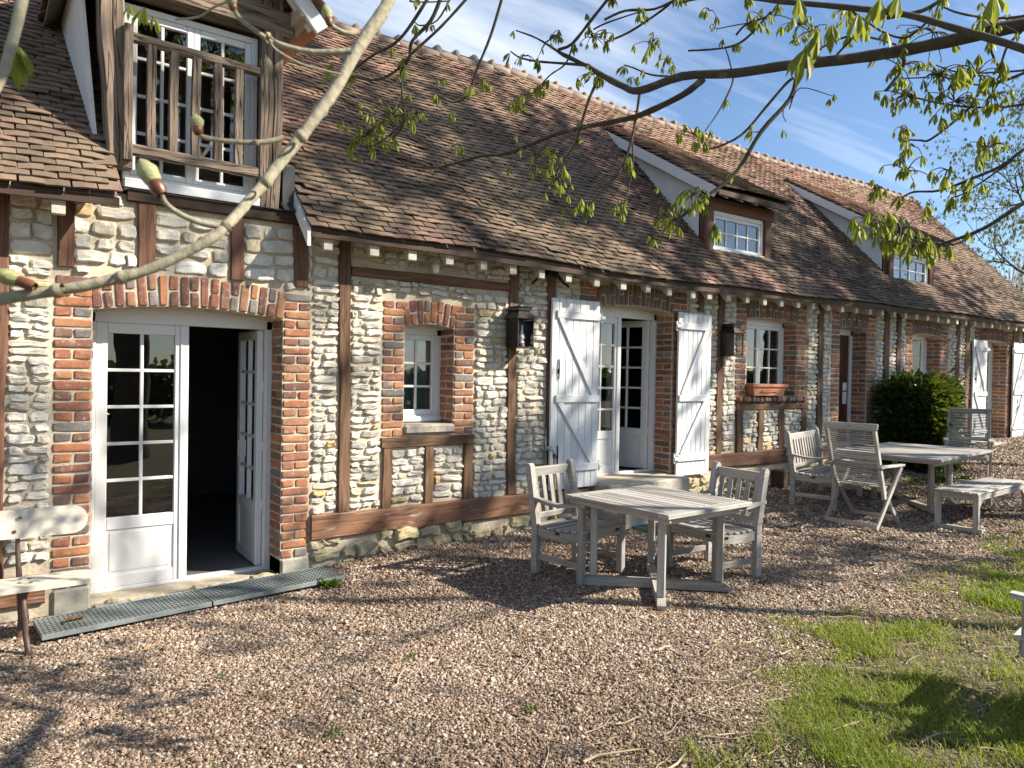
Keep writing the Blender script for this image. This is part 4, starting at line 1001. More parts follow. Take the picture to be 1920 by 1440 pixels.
armchair(G(5.255, -2.19, .0), math.radians(-94), 'weathered teak armchair at the right end of the small square table')
armchair(G(9.0, -1.07, .0), math.radians(14), 'two seat teak bench with slatted back behind the nearer folding chair', 1.2, 11, 'garden_bench', 'bench', 'slatted teak seats')
table(G(4.47, -2.25, .012), math.radians(2), 'small square teak table with diagonal cross feet', 1.03, 1.08, .50)
table(G(9.80, -1.76, -.02), math.radians(6), 'long teak dining table in front of the clipped green bush', 2.0, 1.3, .47, .72)
fc = folding_chair(G(8.31, -1.93, .02), math.radians(93), 'folding teak chair seen from behind at the near end of the long table'); fc.scale = (1, 1, 1.04)
folding_chair(G(12.1, -1.5, -.05), math.radians(-68), 'folding teak chair facing us at the far end of the long table')
armchair(G(4.65, -5.06, .0), math.radians(188), 'cropped teak armchair standing on the grass at the right edge', inset=True)
# backless bench
def backless(loc, rz, label, L=1.75, W=.46, H=.44):
    t = empty('backless_bench', loc, rz, label, 'bench'); a = MB()
    for i in range(6): y = -W/2+(i+.5)*W/6; a.span((-L/2, y-W/12+.006, H-.022), (L/2, y+W/12-.006, H), .004)
    a.build('seat', TEAK, t); a = MB()
    for s in (-1, 1):
        a.span((-L/2+.03, s*(W/2-.035)-.014, H-.095), (L/2-.03, s*(W/2-.035)+.014, H-.0225), .004); a.span((s*(L/2-.07)-.014, -W/2+.03, H-.095), (s*(L/2-.07)+.014, W/2-.03, H-.0225), .004)
    a.build('apron', TEAK, t)
    for sx in (-1, 1):
        for sy in (-1, 1):
            b = MB(); x, y = sx*(L/2-.06), sy*(W/2-.035); b.bar((x, y, .045), (x, y, H-.023), .055, .055); b.build('leg', TEAK, t)
            b = MB(); x2 = x-sx*.03; pr = [(0, 0), (0, -.13), (-sx*.035, -.07), (-sx*.13, 0)]; b.prism(pr, (x2, y-.013, H-.096), (1, 0, 0), (0, 0, 1), (0, .026, 0)); b.build('bracket', TEAK, t)
        b = MB(); b.bar((sx*(L/2-.06), -W/2-.03, .022), (sx*(L/2-.06), W/2+.03, .022), .06, .044); b.build('foot', TEAK, t)
    return t
backless(G(9.74, -2.62, -.03), math.radians(3), 'backless slatted teak bench beside the long table')
# cream plank bench on cast iron legs
t = empty('plank_bench', G(-.35, -.62, 0), 0, 'cream painted plank bench on cast iron legs left of the open door', 'bench')
def plank(L0, L1, w_, n=10):
    r = w_/2; return [(L0, -r), (L1-r, -r)]+[(L1-r+r*math.sin(a), -r*math.cos(a)) for a in np.linspace(.2, math.pi-.2, n)]+[(L1-r, r), (L0, r)]
zb = .44
a = MB(); a.prism(plank(-1.4, 1.09, .30), (0, -.02, zb-.028), (1, 0, 0), (0, 1, 0), (0, 0, .03)); a.build('seat', BENCHW, t)
a = MB(); a.prism(plank(-1.4, 1.03, .19), (0, .19, .785), (1, 0, 0), (0, .10, .995), (0, -.028, .003)); a.build('backrest', BENCHW, t)
for x in (.655, -1.0):
    a = MB()
    a.tube([(x+.02, -.17, .0), (x+.015, -.155, .03), (x, -.13, .14), (x-.005, -.145, .25), (x-.01, -.10, .33), (x-.005, -.09, .405)], [.035, .02, .017, .024, .017, .02], 10)
    a.tube([(x-.02, .22, .0), (x-.015, .21, .03), (x-.01, .19, .16), (x-.01, .20, .28), (x-.02, .15, .41), (x-.03, .19, .60), (x-.03, .213, .86)], [.033, .02, .017, .024, .019, .015, .013], 10)
    a.bar((x, -.14, .395), (x-.02, .17, .395), .03, .025); a.bar((x, -.13, .2), (x-.01, .19, .22), .014, .02); a.build('leg', RUST, t, True)
    a = MB()
    for dx, z in ((0, .745), (-.045, .83)): a.lathe([(.0, .008), (.006, .006), (.011, 0)], (0, 0, 0), 8)
    a = MB()
    for dx, z in ((-.05, .74), (-.02, .83)): a.box((x+dx, .152, z), (.02, .008, .02), None, .003)
    for dx, dy in ((.03, .04), (-.02, .06), (.03, -.06), (-.03, -.04)): a.box((x+dx, dy, zb+.004), (.022, .018, .006), None, .002)
    a.build('bolt', RUST, t)

# ------------------------------------------------------------------ things on and by the wall
def lantern(loc, label, dark):
    t = empty('wall_lantern', loc, 0, label, 'lantern', 'wall lanterns'); w2, d = .105, .21; b = MB()
    # back plate, left and right cheeks, base, corner posts; open glazed front
    b.span((-w2, -.012, 0), (w2, 0, .29), .002); b.span((-w2, -d, -.012), (w2, 0, .0), .003)
    b.span((-w2, -d+.012, .0), (-w2+.006, -.012, .285), .001)
    for x in (-w2+.006, w2-.006):
        for y in (-d+.006,) : b.span((x-.006, y-.006, 0), (x+.006, y+.006, .29), .001)
    b.span((w2-.010, -.014, 0), (w2, -.002, .29), .001)
    b.span((-w2, -d, .283), (w2, 0, .292), .002); b.build('body', LANT, t)
    r = MB(); o1, o2 = .03, -.035; z0, z1 = .292, .375
    q = [(-w2-o1, -d-o1, z0), (w2+o1, -d-o1, z0), (w2+o1, .0, z0), (-w2-o1, .0, z0), (-w2-o2, -d-o2, z1), (w2+o2, -d-o2, z1), (w2+o2, -.0, z1), (-w2-o2, -.0, z1)]
    r.add(q, [(3, 2, 1, 0), (4, 5, 6, 7), (0, 1, 5, 4), (1, 2, 6, 5), (2, 3, 7, 6), (3, 0, 4, 7)]); r.span((-w2+.02, -d+.02, z1), (w2-.02, -.001, z1+.035), .003); r.span((-w2+.01, -d+.01, z1+.035), (w2-.01, -.001, z1+.045), .002); r.build('roof_cap', LANT, t)
    g = MB(); x = w2-.004; g.add([(x, -d+.012, .005), (x, -.014, .005), (x, -.014, .28), (x, -d+.012, .28)], [(0, 1, 2, 3)]); g.build('pane', GLASS, t)
    l = MB(); l.lathe([(.0, .03), (.034, .03), (.036, .055), (.02, .07), (.036, .09), (.034, .115), (.015, .15), (.013, .23), (.0, .232)], (.02, -.11, 0), 14); l.build('lamp', OPAL, t, True)
    m2 = MB(); m2.lathe([(.04, .0), (.04, .03), (.02, .036)], (.02, -.11, 0), 12); m2.build('burner', REDC, t, True)
    return t
lantern((4.65, -.035, 1.985), 'bronze box lantern on the timber post right of the small window', 0)
lantern((8.2, -.035, 2.0), 'bronze box lantern left of the casement window with the planter', 1)
t = empty('planter', (9.12, -.02, 1.457), 0, 'empty terracotta trough planter on the brick window sill', 'planter'); a = MB()
L0, L1, W0, W1, Hh = .34, .40, .07, .10, .165
def ringbox(l0, w0, z): return [(-l0, -w0, z), (l0, -w0, z), (l0, w0, z), (-l0, w0, z)]
sec = [ringbox(L0, W0, 0), ringbox(L1-.015, W1-.012, Hh-.04), ringbox(L1+.008, W1+.008, Hh-.04), ringbox(L1+.012, W1+.01, Hh), ringbox(L1-.02, W1-.02, Hh), ringbox(L1-.03, W1-.03, Hh-.04)]
vs = [p for s in sec for p in s]; fs = [(3, 2, 1, 0)]+[(i*4+k, i*4+(k+1) % 4, (i+1)*4+(k+1) % 4, (i+1)*4+k) for i in range(len(sec)-1) for k in range(4)]+[(20, 21, 22, 23)]
a.add(vs, fs); a.build('pot', TERRA, t)
a = MB()
for s in (-1, 1): a.tube([(s*.22, -.095, .05), (s*.2, -.11, .075), (s*.12, -.115, .085), (s*.0, -.11, .07)], .006, 6)
a.build('moulded_swag', TERRA, t)
a = MB(); a.box((0, 0, Hh-.05), (.74, .13, .03), None, .01); a.build('soil', MOSS, t)
t = empty('security_sensor', (3.66, -.03, 2.70), 0, 'small white motion sensor fixed above the timber rail', 'sensor')
a = MB(); a.lathe([(0, -.03), (.028, -.03), (.032, 0), (.034, .035), (.03, .06), (0, .062)], (0, -.045, 0), 16); a.build('body', WHITE, t, True)
a = MB(); a.box((0, -.005, .03), (.05, .03, .06)); a.tube([(0, -.02, .06), (.03, -.01, .16)], .005, 6); a.build('mount', WHITE, t)
t = empty('iron_bracket', (5.05, -.04, 2.78), 0, 'black forked iron bracket under the eaves above the left shutter', 'bracket')
a = MB()
a.bar((.0, 0, .06), (.16, 0, .06), .10, .12); a.tube([(.05, -.06, .05), (-.08, -.10, -.02), (-.2, -.14, -.06), (-.30, -.16, -.13)], [.022, .02, .017, .012], 8)
a.tube([(.1, -.06, .02), (.17, -.10, -.06), (.24, -.13, -.12)], [.022, .018, .012], 8); a.tube([(.0, -.05, .07), (-.12, -.08, .1), (-.18, -.1, .15)], [.018, .016, .01], 8); a.tube([(.15, -.05, .07), (.24, -.09, .09)], [.018, .012], 8)
a.build('prong', IRON, t, True)
t = empty('garden_tap', (5.13, -.06, .86), 0, 'garden tap on a pipe with a yellow hose beside the left shutter', 'tap')
a = MB(); a.tube([(-.04, .0, -.42), (-.04, .0, .02)], .011, 8); a.tube([(-.04, .0, .02), (-.04, -.05, .03), (-.02, -.09, .02), (.0, -.1, -.02)], .013, 8); a.bar((-.09, -.05, .05), (.01, -.05, .05), .012, .012); a.tube([(-.04, .0, .02), (-.04, .0, .25)], .008, 6); a.build('spout', GALV, t, True)
a = MB(); a.tube([(.0, -.1, -.02), (.0, -.1, -.07)], .017, 10); a.build('connector', REDC, t, True)
a = MB(); a.tube([(.0, -.1, -.06), (.004, -.1, -.2), (.012, -.1, -.45), (.02, -.11, -.7), (.06, -.14, -.82)], .011, 8); a.build('hose', HOSE, t, True)
t = empty('timber_block', G(9.22, -.22, .0), .1, 'dark timber block at the wall foot behind the right armchair', 'block')
a = MB(); a.box((0, 0, .13), (.14, .2, .24), None, .012); a.build('beam', DARKWOOD, t)

# ------------------------------------------------------------------ drain gratings
PITM = m_plain('dark_pit', (.006, .006, .005), 1.0, 0, 20, .2, 0)
def grating(loc, rz, tilt, L, W, label, mt, cell=.03):
    t = empty('drain_grating', loc, rz, label, 'grating', 'steel gratings in the gravel', tilt=(0, tilt)); a = MB(); h = .035
    a.span((0, 0, -h), (L, .006, 0), .001); a.span((0, W-.006, -h), (L, W, 0), .001); a.span((0, .006, -h), (.006, W-.006, 0), .001); a.span((L-.006, .006, -h), (L, W-.006, 0), .001)
    a.build('rim', mt, t); a = MB()
    n = 9
    for i in range(1, n): y = W*i/n; a.span((.006, y-.0025, -.010), (L-.006, y+.0025, -.001), .0)
    n = int(L/cell)
    for i in range(1, n): x = L*i/n; a.span((x-.0022, .006, -.010), (x+.0022, W-.006, -.0015), .0)
    a.build('bars', mt, t)
    a = MB(); a.add([(0, 0, -.034), (L, 0, -.034), (L, W, -.034), (0, W, -.034)], [(0, 1, 2, 3)]); a.build('pit', PITM, t); return t
grating((.40, -.655, -.058), math.radians(4), math.radians(-.9), 1.08, .39, 'near steel grating with a dead leaf before the open door', GALV)
grating((1.49, -.578, -.040), math.radians(4), math.radians(-.9), 1.08, .39, 'second steel grating continuing right before the open door', GALV)
GREEN = m_plain('green_steel', (.16, .24, .22), .5, .5, 30, .15, .1)
grating((5.85, -1.06, .065), math.radians(2), math.radians(-.8), .95, .42, 'green steel grating below the step behind the small table', GREEN)
t = empty('dead_leaf', (.60, -.46, -.045), .5, 'curled brown dead leaf lying on the near grating', 'leaf'); a = MB()
n = 7
for s in (-1, 1):
    vs = []; fs = []
    for i in range(n):
        f = i/(n-1); w_ = .032*math.sin(math.pi*min(1, f*.95+.05)); vs += [(f*.14-.07, 0, .012*math.sin(f*5)), (f*.14-.07, s*w_, .012*math.sin(f*5)+.02*f)]
    for i in range(n-1): q = (i*2, i*2+2, i*2+3, i*2+1); fs.append(q if s > 0 else q[::-1])
    a.add(vs, fs)
a.build('blade', DRYLEAF, t)
# ------------------------------------------------------------------ gravel, grass, twigs
def ico():
    t = (1+5**.5)/2; v = np.array([(-1, t, 0), (1, t, 0), (-1, -t, 0), (1, -t, 0), (0, -1, t), (0, 1, t), (0, -1, -t), (0, 1, -t), (t, 0, -1), (t, 0, 1), (-t, 0, -1), (-t, 0, 1)], float)
    v /= np.linalg.norm(v[0])
    f = np.array([(0, 11, 5), (0, 5, 1), (0, 1, 7), (0, 7, 10), (0, 10, 11), (1, 5, 9), (5, 11, 4), (11, 10, 2), (10, 7, 6), (7, 1, 8), (3, 9, 4), (3, 4, 2), (3, 2, 6), (3, 6, 8), (3, 8, 9), (4, 9, 5), (2, 4, 11), (6, 2, 10), (8, 6, 7), (9, 8, 1)])
    return v, f
def rotz(n, rng):
    a = rng.uniform(0, 2*math.pi, n); return np.cos(a), np.sin(a)
def in_view(x, y, marg=.06):
    p = np.stack([x, y, gz(x, y)], -1)-CAM; d = p @ FW; u = (p @ RT)/np.maximum(d, .01); v = -(p @ UP)/np.maximum(d, .01)
    return (d > 1.5) & (np.abs(u) < .6957+marg) & (v < .522+marg), d
def gravel():
    rng = np.random.default_rng(5)
    N = 2600000; x = rng.uniform(-.6, 21, N); y = rng.uniform(-5.2, -.04, N)
    ok, d = in_view(x, y); lw = lawn(x, y)
    # fewer and slightly larger stones further off, where single ones can no longer be told apart
    dens = np.clip((4.0/np.maximum(d, 3))**1.7, .05, 1)
    ok &= rng.random(N) < dens*np.clip(1.0-1.5*np.clip(lw+.15, 0, .64), .05, 1)
    x, y, d = x[ok], y[ok], d[ok]; n = len(x)
    sz = rng.gamma(6, .00100, n)*np.clip(1+.13*(d-4), 1, 2.3)
    rn = np.clip(rng.random(n)*.92+.22*(vnoise(x, y, .8, 51)-.5)+.12*(vnoise(x, y, 3, 52)-.5), 0, 1)
    vi, fi = ico(); oc = np.array([(1, 0, 0), (0, 1, 0), (-1, 0, 0), (0, -1, 0), (0, 0, 1), (0, 0, -1)], float); fo = np.array([(0, 1, 4), (1, 2, 4), (2, 3, 4), (3, 0, 4), (1, 0, 5), (2, 1, 5), (3, 2, 5), (0, 3, 5)])
    VV = []; FF = []; RR = []; b = 0
    for v, f, sel in ((vi, fi, d < 5.2), (oc*1.15, fo, d >= 5.2)):
        xx, yy, ss, rr = x[sel], y[sel], sz[sel], rn[sel]; m_ = len(xx); k = len(v)
        sc_ = np.stack([rng.uniform(.85, 1.6, m_), rng.uniform(.65, 1.1, m_), rng.uniform(.35, .7, m_)], -1)*ss[:, None]
        P = v[None]*(1+rng.normal(0, .15, (m_, k, 1)))*sc_[:, None]
        ca, sa = rotz(m_, rng); tx = rng.normal(0, .3, m_); ty = rng.normal(0, .3, m_)
        X = P[..., 0]*ca[:, None]-P[..., 1]*sa[:, None]; Y = P[..., 0]*sa[:, None]+P[..., 1]*ca[:, None]; Z = P[..., 2]+X*tx[:, None]+Y*ty[:, None]
        z = gz(xx, yy)+.025*(vnoise(xx, yy, 1.3, 9)-.5)+ss*rng.uniform(-.25, .6, m_)
        VV.append(np.stack([X+xx[:, None], Y+yy[:, None], Z+z[:, None]], -1).reshape(-1, 3)); FF.append((f[None]+(np.arange(m_)*k)[:, None, None]).reshape(-1, 3)+b); RR.append(np.repeat(rr, k)); b += m_*k
    k_ = NT('pebble'); c = k_.ramp(k_.rnd(), [(0, (.06, .042, .03)), (.15, (.14, .09, .055)), (.32, (.23, .15, .10)), (.48, (.34, .245, .175)), (.6, (.27, .205, .165)), (.76, (.48, .385, .295)), (.9, (.64, .57, .48)), (1, (.36, .19, .085))])
    c = k_.mix(k_.math('MULTIPLY', k_.noise(k_.coord('Object'), 160, 3), .5), c, tuple(x_*.55 for x_ in (.3, .22, .15)))
    k_.set(color=c, rough=.8, spec=.25)
    o = np_mesh('gravel', np.concatenate(VV), [np.concatenate(FF)], k_.m, None, True, {'rnd': np.concatenate(RR)}); tag(o, 'loose tan and brown pea gravel covering the yard', 'gravel', None, 'stuff'); print('pebbles', n)
gravel()
def blades(n0, rng, box, dens, hmin, hmax, wid, name, mt, label, cat, flat=False):
    x = rng.uniform(box[0], box[1], n0); y = rng.uniform(box[2], box[3], n0); ok, d = in_view(x, y, .1); ok &= rng.random(n0) < dens(x, y, d)
    x, y, d = x[ok], y[ok], d[ok]; n = len(x); a = rng.uniform(0, 2*math.pi, n); h = rng.uniform(hmin, hmax, n)*(.6+.8*vnoise(x, y, 2.3, 21)); ln = rng.uniform(.3, 1.25, n)*h; w_ = wid*rng.uniform(.7, 1.3, n)*np.clip(d/4, 1, 2.2)
    dx, dy = np.cos(a), np.sin(a); sx_, sy_ = -dy, dx; z = gz(x, y)+.01
    P = np.zeros((n, 7, 3))
    for i, (t, ww) in enumerate(((0, .8), (.4, 1.0), (.75, .7))):
        for s, q in ((-1, 0), (1, 1)):
            P[:, i*2+q] = np.stack([x+dx*ln*t*t+s*sx_*w_*ww/2, y+dy*ln*t*t+s*sy_*w_*ww/2, z+h*(t-.22*t*t*ln/h)], -1)
    P[:, 6] = np.stack([x+dx*ln, y+dy*ln, z+h*(1-.3*ln/h)], -1)
    q = np.array([(0, 1, 3, 2), (2, 3, 5, 4)]); t3 = np.array([(4, 5, 6)]); o7 = (np.arange(n)*7)[:, None, None]
    o = np_mesh(name, P.reshape(-1, 3), [(q[None]+o7).reshape(-1, 4), (t3[None]+o7).reshape(-1, 3)], mt, None, True, {'rnd': np.repeat(np.clip(rng.normal(.5, .25, n)+.5*(vnoise(x, y, .9, 33)-.5), 0, 1), 7)})
    tag(o, label, cat, None, 'stuff'); print(name, n)
def gd(x, y, d):
    lw = lawn(x, y); p = (.75*sstep(-.02, .4, lw)+.25*sstep(-.55, .1, lw)*vnoise(x, y, 6, 71))*np.clip(3.6*vnoise(x, y, 1.15, 12)-1.6+1.7*(vnoise(x, y, 4.1, 13)-.5)+.8*(vnoise(x,y,11,14)-.5)+.9*np.clip((x-4.3)/2.5, -.6, 1), .04, 1)
    for hx, hy, rx_, ry_ in ((4.35, -4.62, .55, .17), (2.85, -4.32, .55, .16), (3.6, -4.9, .3, .2), (5.6, -4.2, .5, .12), (3.3, -4.05, .3, .1)): p = p*(1-.95*np.exp(-((x-hx)/rx_)**2-((y-hy+.12*np.sin(x*5))/ry_)**2))
    return p*np.clip((4.8/np.maximum(d, 2.5))**1.15, .12, 1)
blades(1100000, np.random.default_rng(3), (1.5, 18, -7.5, -3), gd, .02, .072, .0042, 'grass', GRASSM, 'patchy bright green lawn grass along the gravel', 'grass')
def sd_(x, y, d):
    lw = lawn(x, y); return sstep(-.5, .2, lw)*(.25+.5*vnoise(x, y, 2.1, 61))*np.clip((4.5/np.maximum(d, 2.5))**1.3, .1, 1)
blades(90000, np.random.default_rng(6), (1.2, 14, -7, -2.6), sd_, .02, .06, .0035, 'dry_grass', STRAW, 'pale dry grass stalks among the green lawn', 'grass')
# twig litter, densest along the lawn edge
def twigs():
    rng = random.Random(4); mb = MB(); n = 0
    while n < 1300:
        x, y = rng.uniform(1.2, 8), rng.uniform(-5.2, -1.9); lw = float(lawn(x, y))
        if rng.random() > (math.exp(-(lw/.55)**2) if lw < 0 else .75)+.04: continue
        L = rng.uniform(.08, .42)*(1.6 if rng.random() < .08 else 1); a = rng.uniform(0, 6.28); k = 5; pts = []; px_, py_ = x, y
        r_ = rng.uniform(.0014, .0038)*(2.2 if rng.random() < .07 else 1)
        for i in range(k):
            pts.append((px_, py_, float(gz(px_, py_))+r_+.010+rng.uniform(0, .014))); a += rng.gauss(0, .22); px_ += math.cos(a)*L/k; py_ += math.sin(a)*L/k
        mb.tube(pts, np.linspace(r_, r_*.5, k), 5); n += 1
    o = mb.build('twig_litter', TWIG, None, True); tag(o, 'dry fallen twigs scattered along the lawn edge', 'twigs', None, 'stuff')
twigs()
# dead leaf scraps blown against the wall foot and over the gravel
def litter():
    rng = np.random.default_rng(14); n = 420; x = rng.uniform(-.3, 13, n); y = np.where(rng.random(n) < .55, -.05-np.abs(rng.normal(0, .22, n)), rng.uniform(-4.8, -.2, n)); a = rng.uniform(0, 6.28, n); L = rng.uniform(.02, .055, n)
    pos = np.stack([x, y, gz(x, y)+.016+rng.uniform(0, .008, n)], -1); ax = np.stack([np.cos(a), np.sin(a), rng.normal(.1, .25, n)], -1); sd = unit(np.cross(ax, np.array([0, 0, 1.0])+rng.normal(0, .3, (n, 3))))
    V, Q, T, rd = leaflets(pos, unit(ax), sd, L, L*.3, .05, .4, rng.random(n)); o = np_mesh('leaf_litter', V, [Q, T], DRYLEAF, None, False, {'rnd': rd}); tag(o, 'small dead leaf scraps scattered over gravel and wall foot', 'leaf litter', None, 'stuff')
# small weeds in the gravel
def weed(loc, label, n=14, s=.06):
    t = empty('weed', loc, 0, label, 'weed', 'small weeds in the gravel'); rng = np.random.default_rng(int(abs(loc[0]*100))); V = []; F = []; b = 0
    for i in range(n):
        a = rng.uniform(0, 6.28); el = rng.uniform(.2, 1.1); L = s*rng.uniform(.6, 1.3); d = np.array([math.cos(a)*math.cos(el), math.sin(a)*math.cos(el), math.sin(el)]); sd = np.array([-math.sin(a), math.cos(a), 0])*L*.17; p = np.array([rng.normal(0, s*.3), rng.normal(0, s*.3), 0])
        V += [p, p+d*L*.5+sd, p+d*L+np.array([0, 0, -.15*L]), p+d*L*.5-sd]; F.append((b, b+1, b+2, b+3)); b += 4
    np_mesh('leaves', V, [F], WEEDM, t, False, {'rnd': rng.random(len(V))})
for (x, y, n, s, lb) in ((2.42, -.56, 40, .10, 'green weed tuft at the right end of the second grating'), (.86, -3.0, 16, .05, 'tiny weed in the near left gravel'), (1.42, -3.0, 12, .045, 'tiny weed in the middle foreground gravel'),
                       (2.2, -2.35, 12, .05, 'tiny weed in the gravel right of the open door'), (2.35, -3.35, 14, .05, 'tiny weed in the gravel near the lawn corner'), (1.2, -1.9, 12, .04, 'tiny weed in the gravel before the bench')):
    weed(G(x, y, .012), lb, n, s)

# ------------------------------------------------------------------ leaf geometry shared by the trees
_ST = [(0, .05), (.3, .55), (.68, 1.0), (1, 0)]
def leaflets(pos, axis, side, L, W, droop, fold, rnd):
    """arrays (n,3): one folded, drooping, pointed leaflet each"""
    n = len(pos); nrm = np.cross(side, axis); P = np.zeros((n, 10, 3)); dn = np.array([0, 0, -1.0])
    for i, (t, w_) in enumerate(_ST):
        c = pos+axis*(L*t)[:, None]+dn*(L*droop*t*t)[:, None]
        if i < 3:
            ww = (W*w_)[:, None]
            P[:, i*3+1] = c; P[:, i*3] = c-side*ww+nrm*ww*fold; P[:, i*3+2] = c+side*ww+nrm*ww*fold
        else: P[:, 9] = c
    q = np.array([(0, 1, 4, 3), (1, 2, 5, 4), (3, 4, 7, 6), (4, 5, 8, 7)]); t3 = np.array([(6, 7, 9), (7, 8, 9)]); o = (np.arange(n)*10)[:, None, None]
    return P.reshape(-1, 3), (q[None]+o).reshape(-1, 4), (t3[None]+o).reshape(-1, 3), np.repeat(rnd, 10)
def unit(v): return v/(np.linalg.norm(v, axis=-1, keepdims=True)+1e-9)
def clusters(pts, dirs, size, rng, nl=(5, 7), spread=.45, hang=.8):
    """umbrellas of young drooping chestnut leaflets on short stalks"""
    pos = []; ax = []; L = []; W = []; sd = []; rd = []
    for p, d, s in zip(pts, dirs, size):
        hd = unit(np.array(d)*(1-hang)+np.array([rng.normal(0, .22), rng.normal(0, .22), -hang])); a = unit(np.cross(hd, [.3, .9, .1])); b = np.cross(hd, a); k = rng.integers(*nl)+1; r0 = rng.random(); f0 = rng.uniform(0, 6.28)
        for i in range(k):
            ph = f0+2*math.pi*i/k; o = a*math.cos(ph)+b*math.sin(ph); sp = spread*rng.uniform(.5, 1.2)
            pos.append(p+o*s*.03); ax.append(unit(hd+o*sp)); sd.append(unit(np.cross(hd, o))); l = s*rng.uniform(.75, 1.1); L.append(l); W.append(l*rng.uniform(.13, .19)); rd.append(min(1, max(0, r0*.6+.4*rng.random())))
    return leaflets(np.array(pos), np.array(ax), np.array(sd), np.array(L), np.array(W), .18, .55, np.array(rd))
litter()
class Tubes:
    def __init__(s): s.V = []; s.F = []; s.b = 0
    def add(s, pts, rad, n):
        V, F = tube_np(np.array(pts, float), np.array(rad, float), n); s.V.append(V); s.F.append(F+s.b); s.b += len(V)
    def build(s, name, mt, parent): return np_mesh(name, np.concatenate(s.V), [np.concatenate(s.F)], mt, parent, True)
def wander(p, d, L, k, rng, wob, up):
    pts = [p]; d = unit(np.array(d, float))
    for i in range(k):
        d = unit(d+rng.normal(0, wob, 3)+np.array([0, 0, up])); pts.append(pts[-1]+d*L/k)
    return np.array(pts)
def grow(tb, p, d, L, r, depth, spec, rng, tips):
    """spec per level: (children, length ratio, spread, wobble, upward pull, sides)"""
    ch, lr, sp, wob, up, ns = spec[depth]; k = 7 if depth < 2 else 4
    pts = wander(p, d, L, k, rng, wob, up); rad = np.linspace(r, r*.45, k+1); tb.add(pts, rad, ns)
    if depth+1 >= len(spec):
        tips.append((pts[-1], unit(pts[-1]-pts[-2]))); 
        if rng.random() < .6: tips.append((pts[2], unit(pts[2]-pts[1])))
        return
    for i in range(ch):
        f = rng.uniform(.25, 1.0) if i else 1.0; j = min(k-1, int(f*k)); q = pts[j]+(pts[j+1]-pts[j])*(f*k-j) if f < 1 else pts[-1]
        dd = unit(pts[j+1]-pts[j]); o = unit(np.cross(dd, rng.normal(0, 1, 3))); nd = unit(dd+o*sp*rng.uniform(.6, 1.3))
        grow(tb, q, nd, L*lr*rng.uniform(.7, 1.2), max(.0022, r*(1-.5*f)*.62), depth+1, spec, rng, tips)
def make_tree(name, loc, label, cat, H, r, spec, seed, leafm, bark, lsize, lfrac, group=None, lean=(0, 0), nl=(5, 7), limb0=.28, nlimb=8, limbL=.42, limb_el=.55, keep=None):
    rng = np.random.default_rng(seed); t = empty(name, loc, 0, label, cat, group); tk = Tubes(); br = Tubes(); tips = []
    tp = np.array([(lean[0]*(i/9)**1.5+.05*math.sin(i*1.3), lean[1]*(i/9)**1.5+.05*math.cos(i*1.7), H*.8*i/9) for i in range(10)]); rad = np.linspace(r, r*.25, 10); rad[0] *= 1.35
    tk.add(tp, rad, 14)
    for i in range(nlimb):
        f = limb0+(1-limb0)*(i+rng.uniform(0, .8))/nlimb; j = min(8, int(f*9)); p = tp[j]+(tp[j+1]-tp[j])*(f*9-j); a = i*2.4+rng.uniform(-.4, .4)
        d = np.array([math.cos(a), math.sin(a), limb_el+.9*f*f]); grow(br, p, d, H*limbL*(1.15-.6*f)*rng.uniform(.85, 1.15), r*(.5-.3*f), 0, spec, rng, tips)
    tk.build('trunk', bark, t); br.build('branches', bark, t)
    sel = [q for q in tips if rng.random() < lfrac]
    if sel:
        V, Q, T, rd = clusters([q[0] for q in sel], [q[1] for q in sel], rng.uniform(.7, 1.2, len(sel))*lsize, rng, nl); np_mesh('foliage', V, [Q, T], leafm, t, True, {'rnd': rd})
    return t
SPEC = [(6, .55, .75, .12, .05, 8), (6, .55, .8, .16, .03, 6), (5, .55, .8, .2, .0, 4), (4, .6, .8, .25, -.02, 3), (0, 0, 0, .25, -.05, 3)]
# chestnuts stand along the lawn to the right, out of frame, and dapple the roof and yard
SPA = [(5, .55, .8, .12, .03, 6), (5, .55, .8, .18, .02, 5), (4, .6, .8, .22, -.02, 3), (0, 0, 0, .25, -.05, 3)]
CH = make_tree('horse_chestnut_tree', G(16.6, -8.3), 'tall high crowned chestnut beyond the right edge whose shade dapples the roof', 'tree', 17.0, .2, [(6, .6, .8, .12, .03, 6), (6, .6, .8, .18, .02, 5), (4, .6, .8, .22, -.02, 3), (0, 0, 0, .25, -.05, 3)], 21, LEAF, BARK, .22, .95, 'chestnut trees along the lawn', (-1.0, .2), limb0=.66, nlimb=10, limbL=.23, limb_el=.25)
c2 = copy_tree(CH); c2.location = G(22.8, -8.8); c2.rotation_euler = (0, 0, 2.2); c2.scale = (.9, .9, .93); c2['label'] = 'farther high crowned chestnut beyond the right edge shading the far roof'
c3 = make_tree('horse_chestnut_tree', G(10.2, -7.9), 'slender loose crowned chestnut beyond the right edge dappling the front wall', 'tree', 14.5, .1, SPA, 31, LEAF, BARK, .15, .26, 'chestnut trees along the lawn', (.2, 0), limb0=.42, nlimb=10, limbL=.2, limb_el=.25)

c4 = make_tree('horse_chestnut_tree', G(13.3, -8.1), 'small low chestnut beyond the right edge shading the long table and bench', 'tree', 7.6, .07, SPA, 37, LEAF, BARK, .13, .45, 'chestnut trees along the lawn', (0, 0), limb0=.68, nlimb=8, limbL=.24, limb_el=.05)
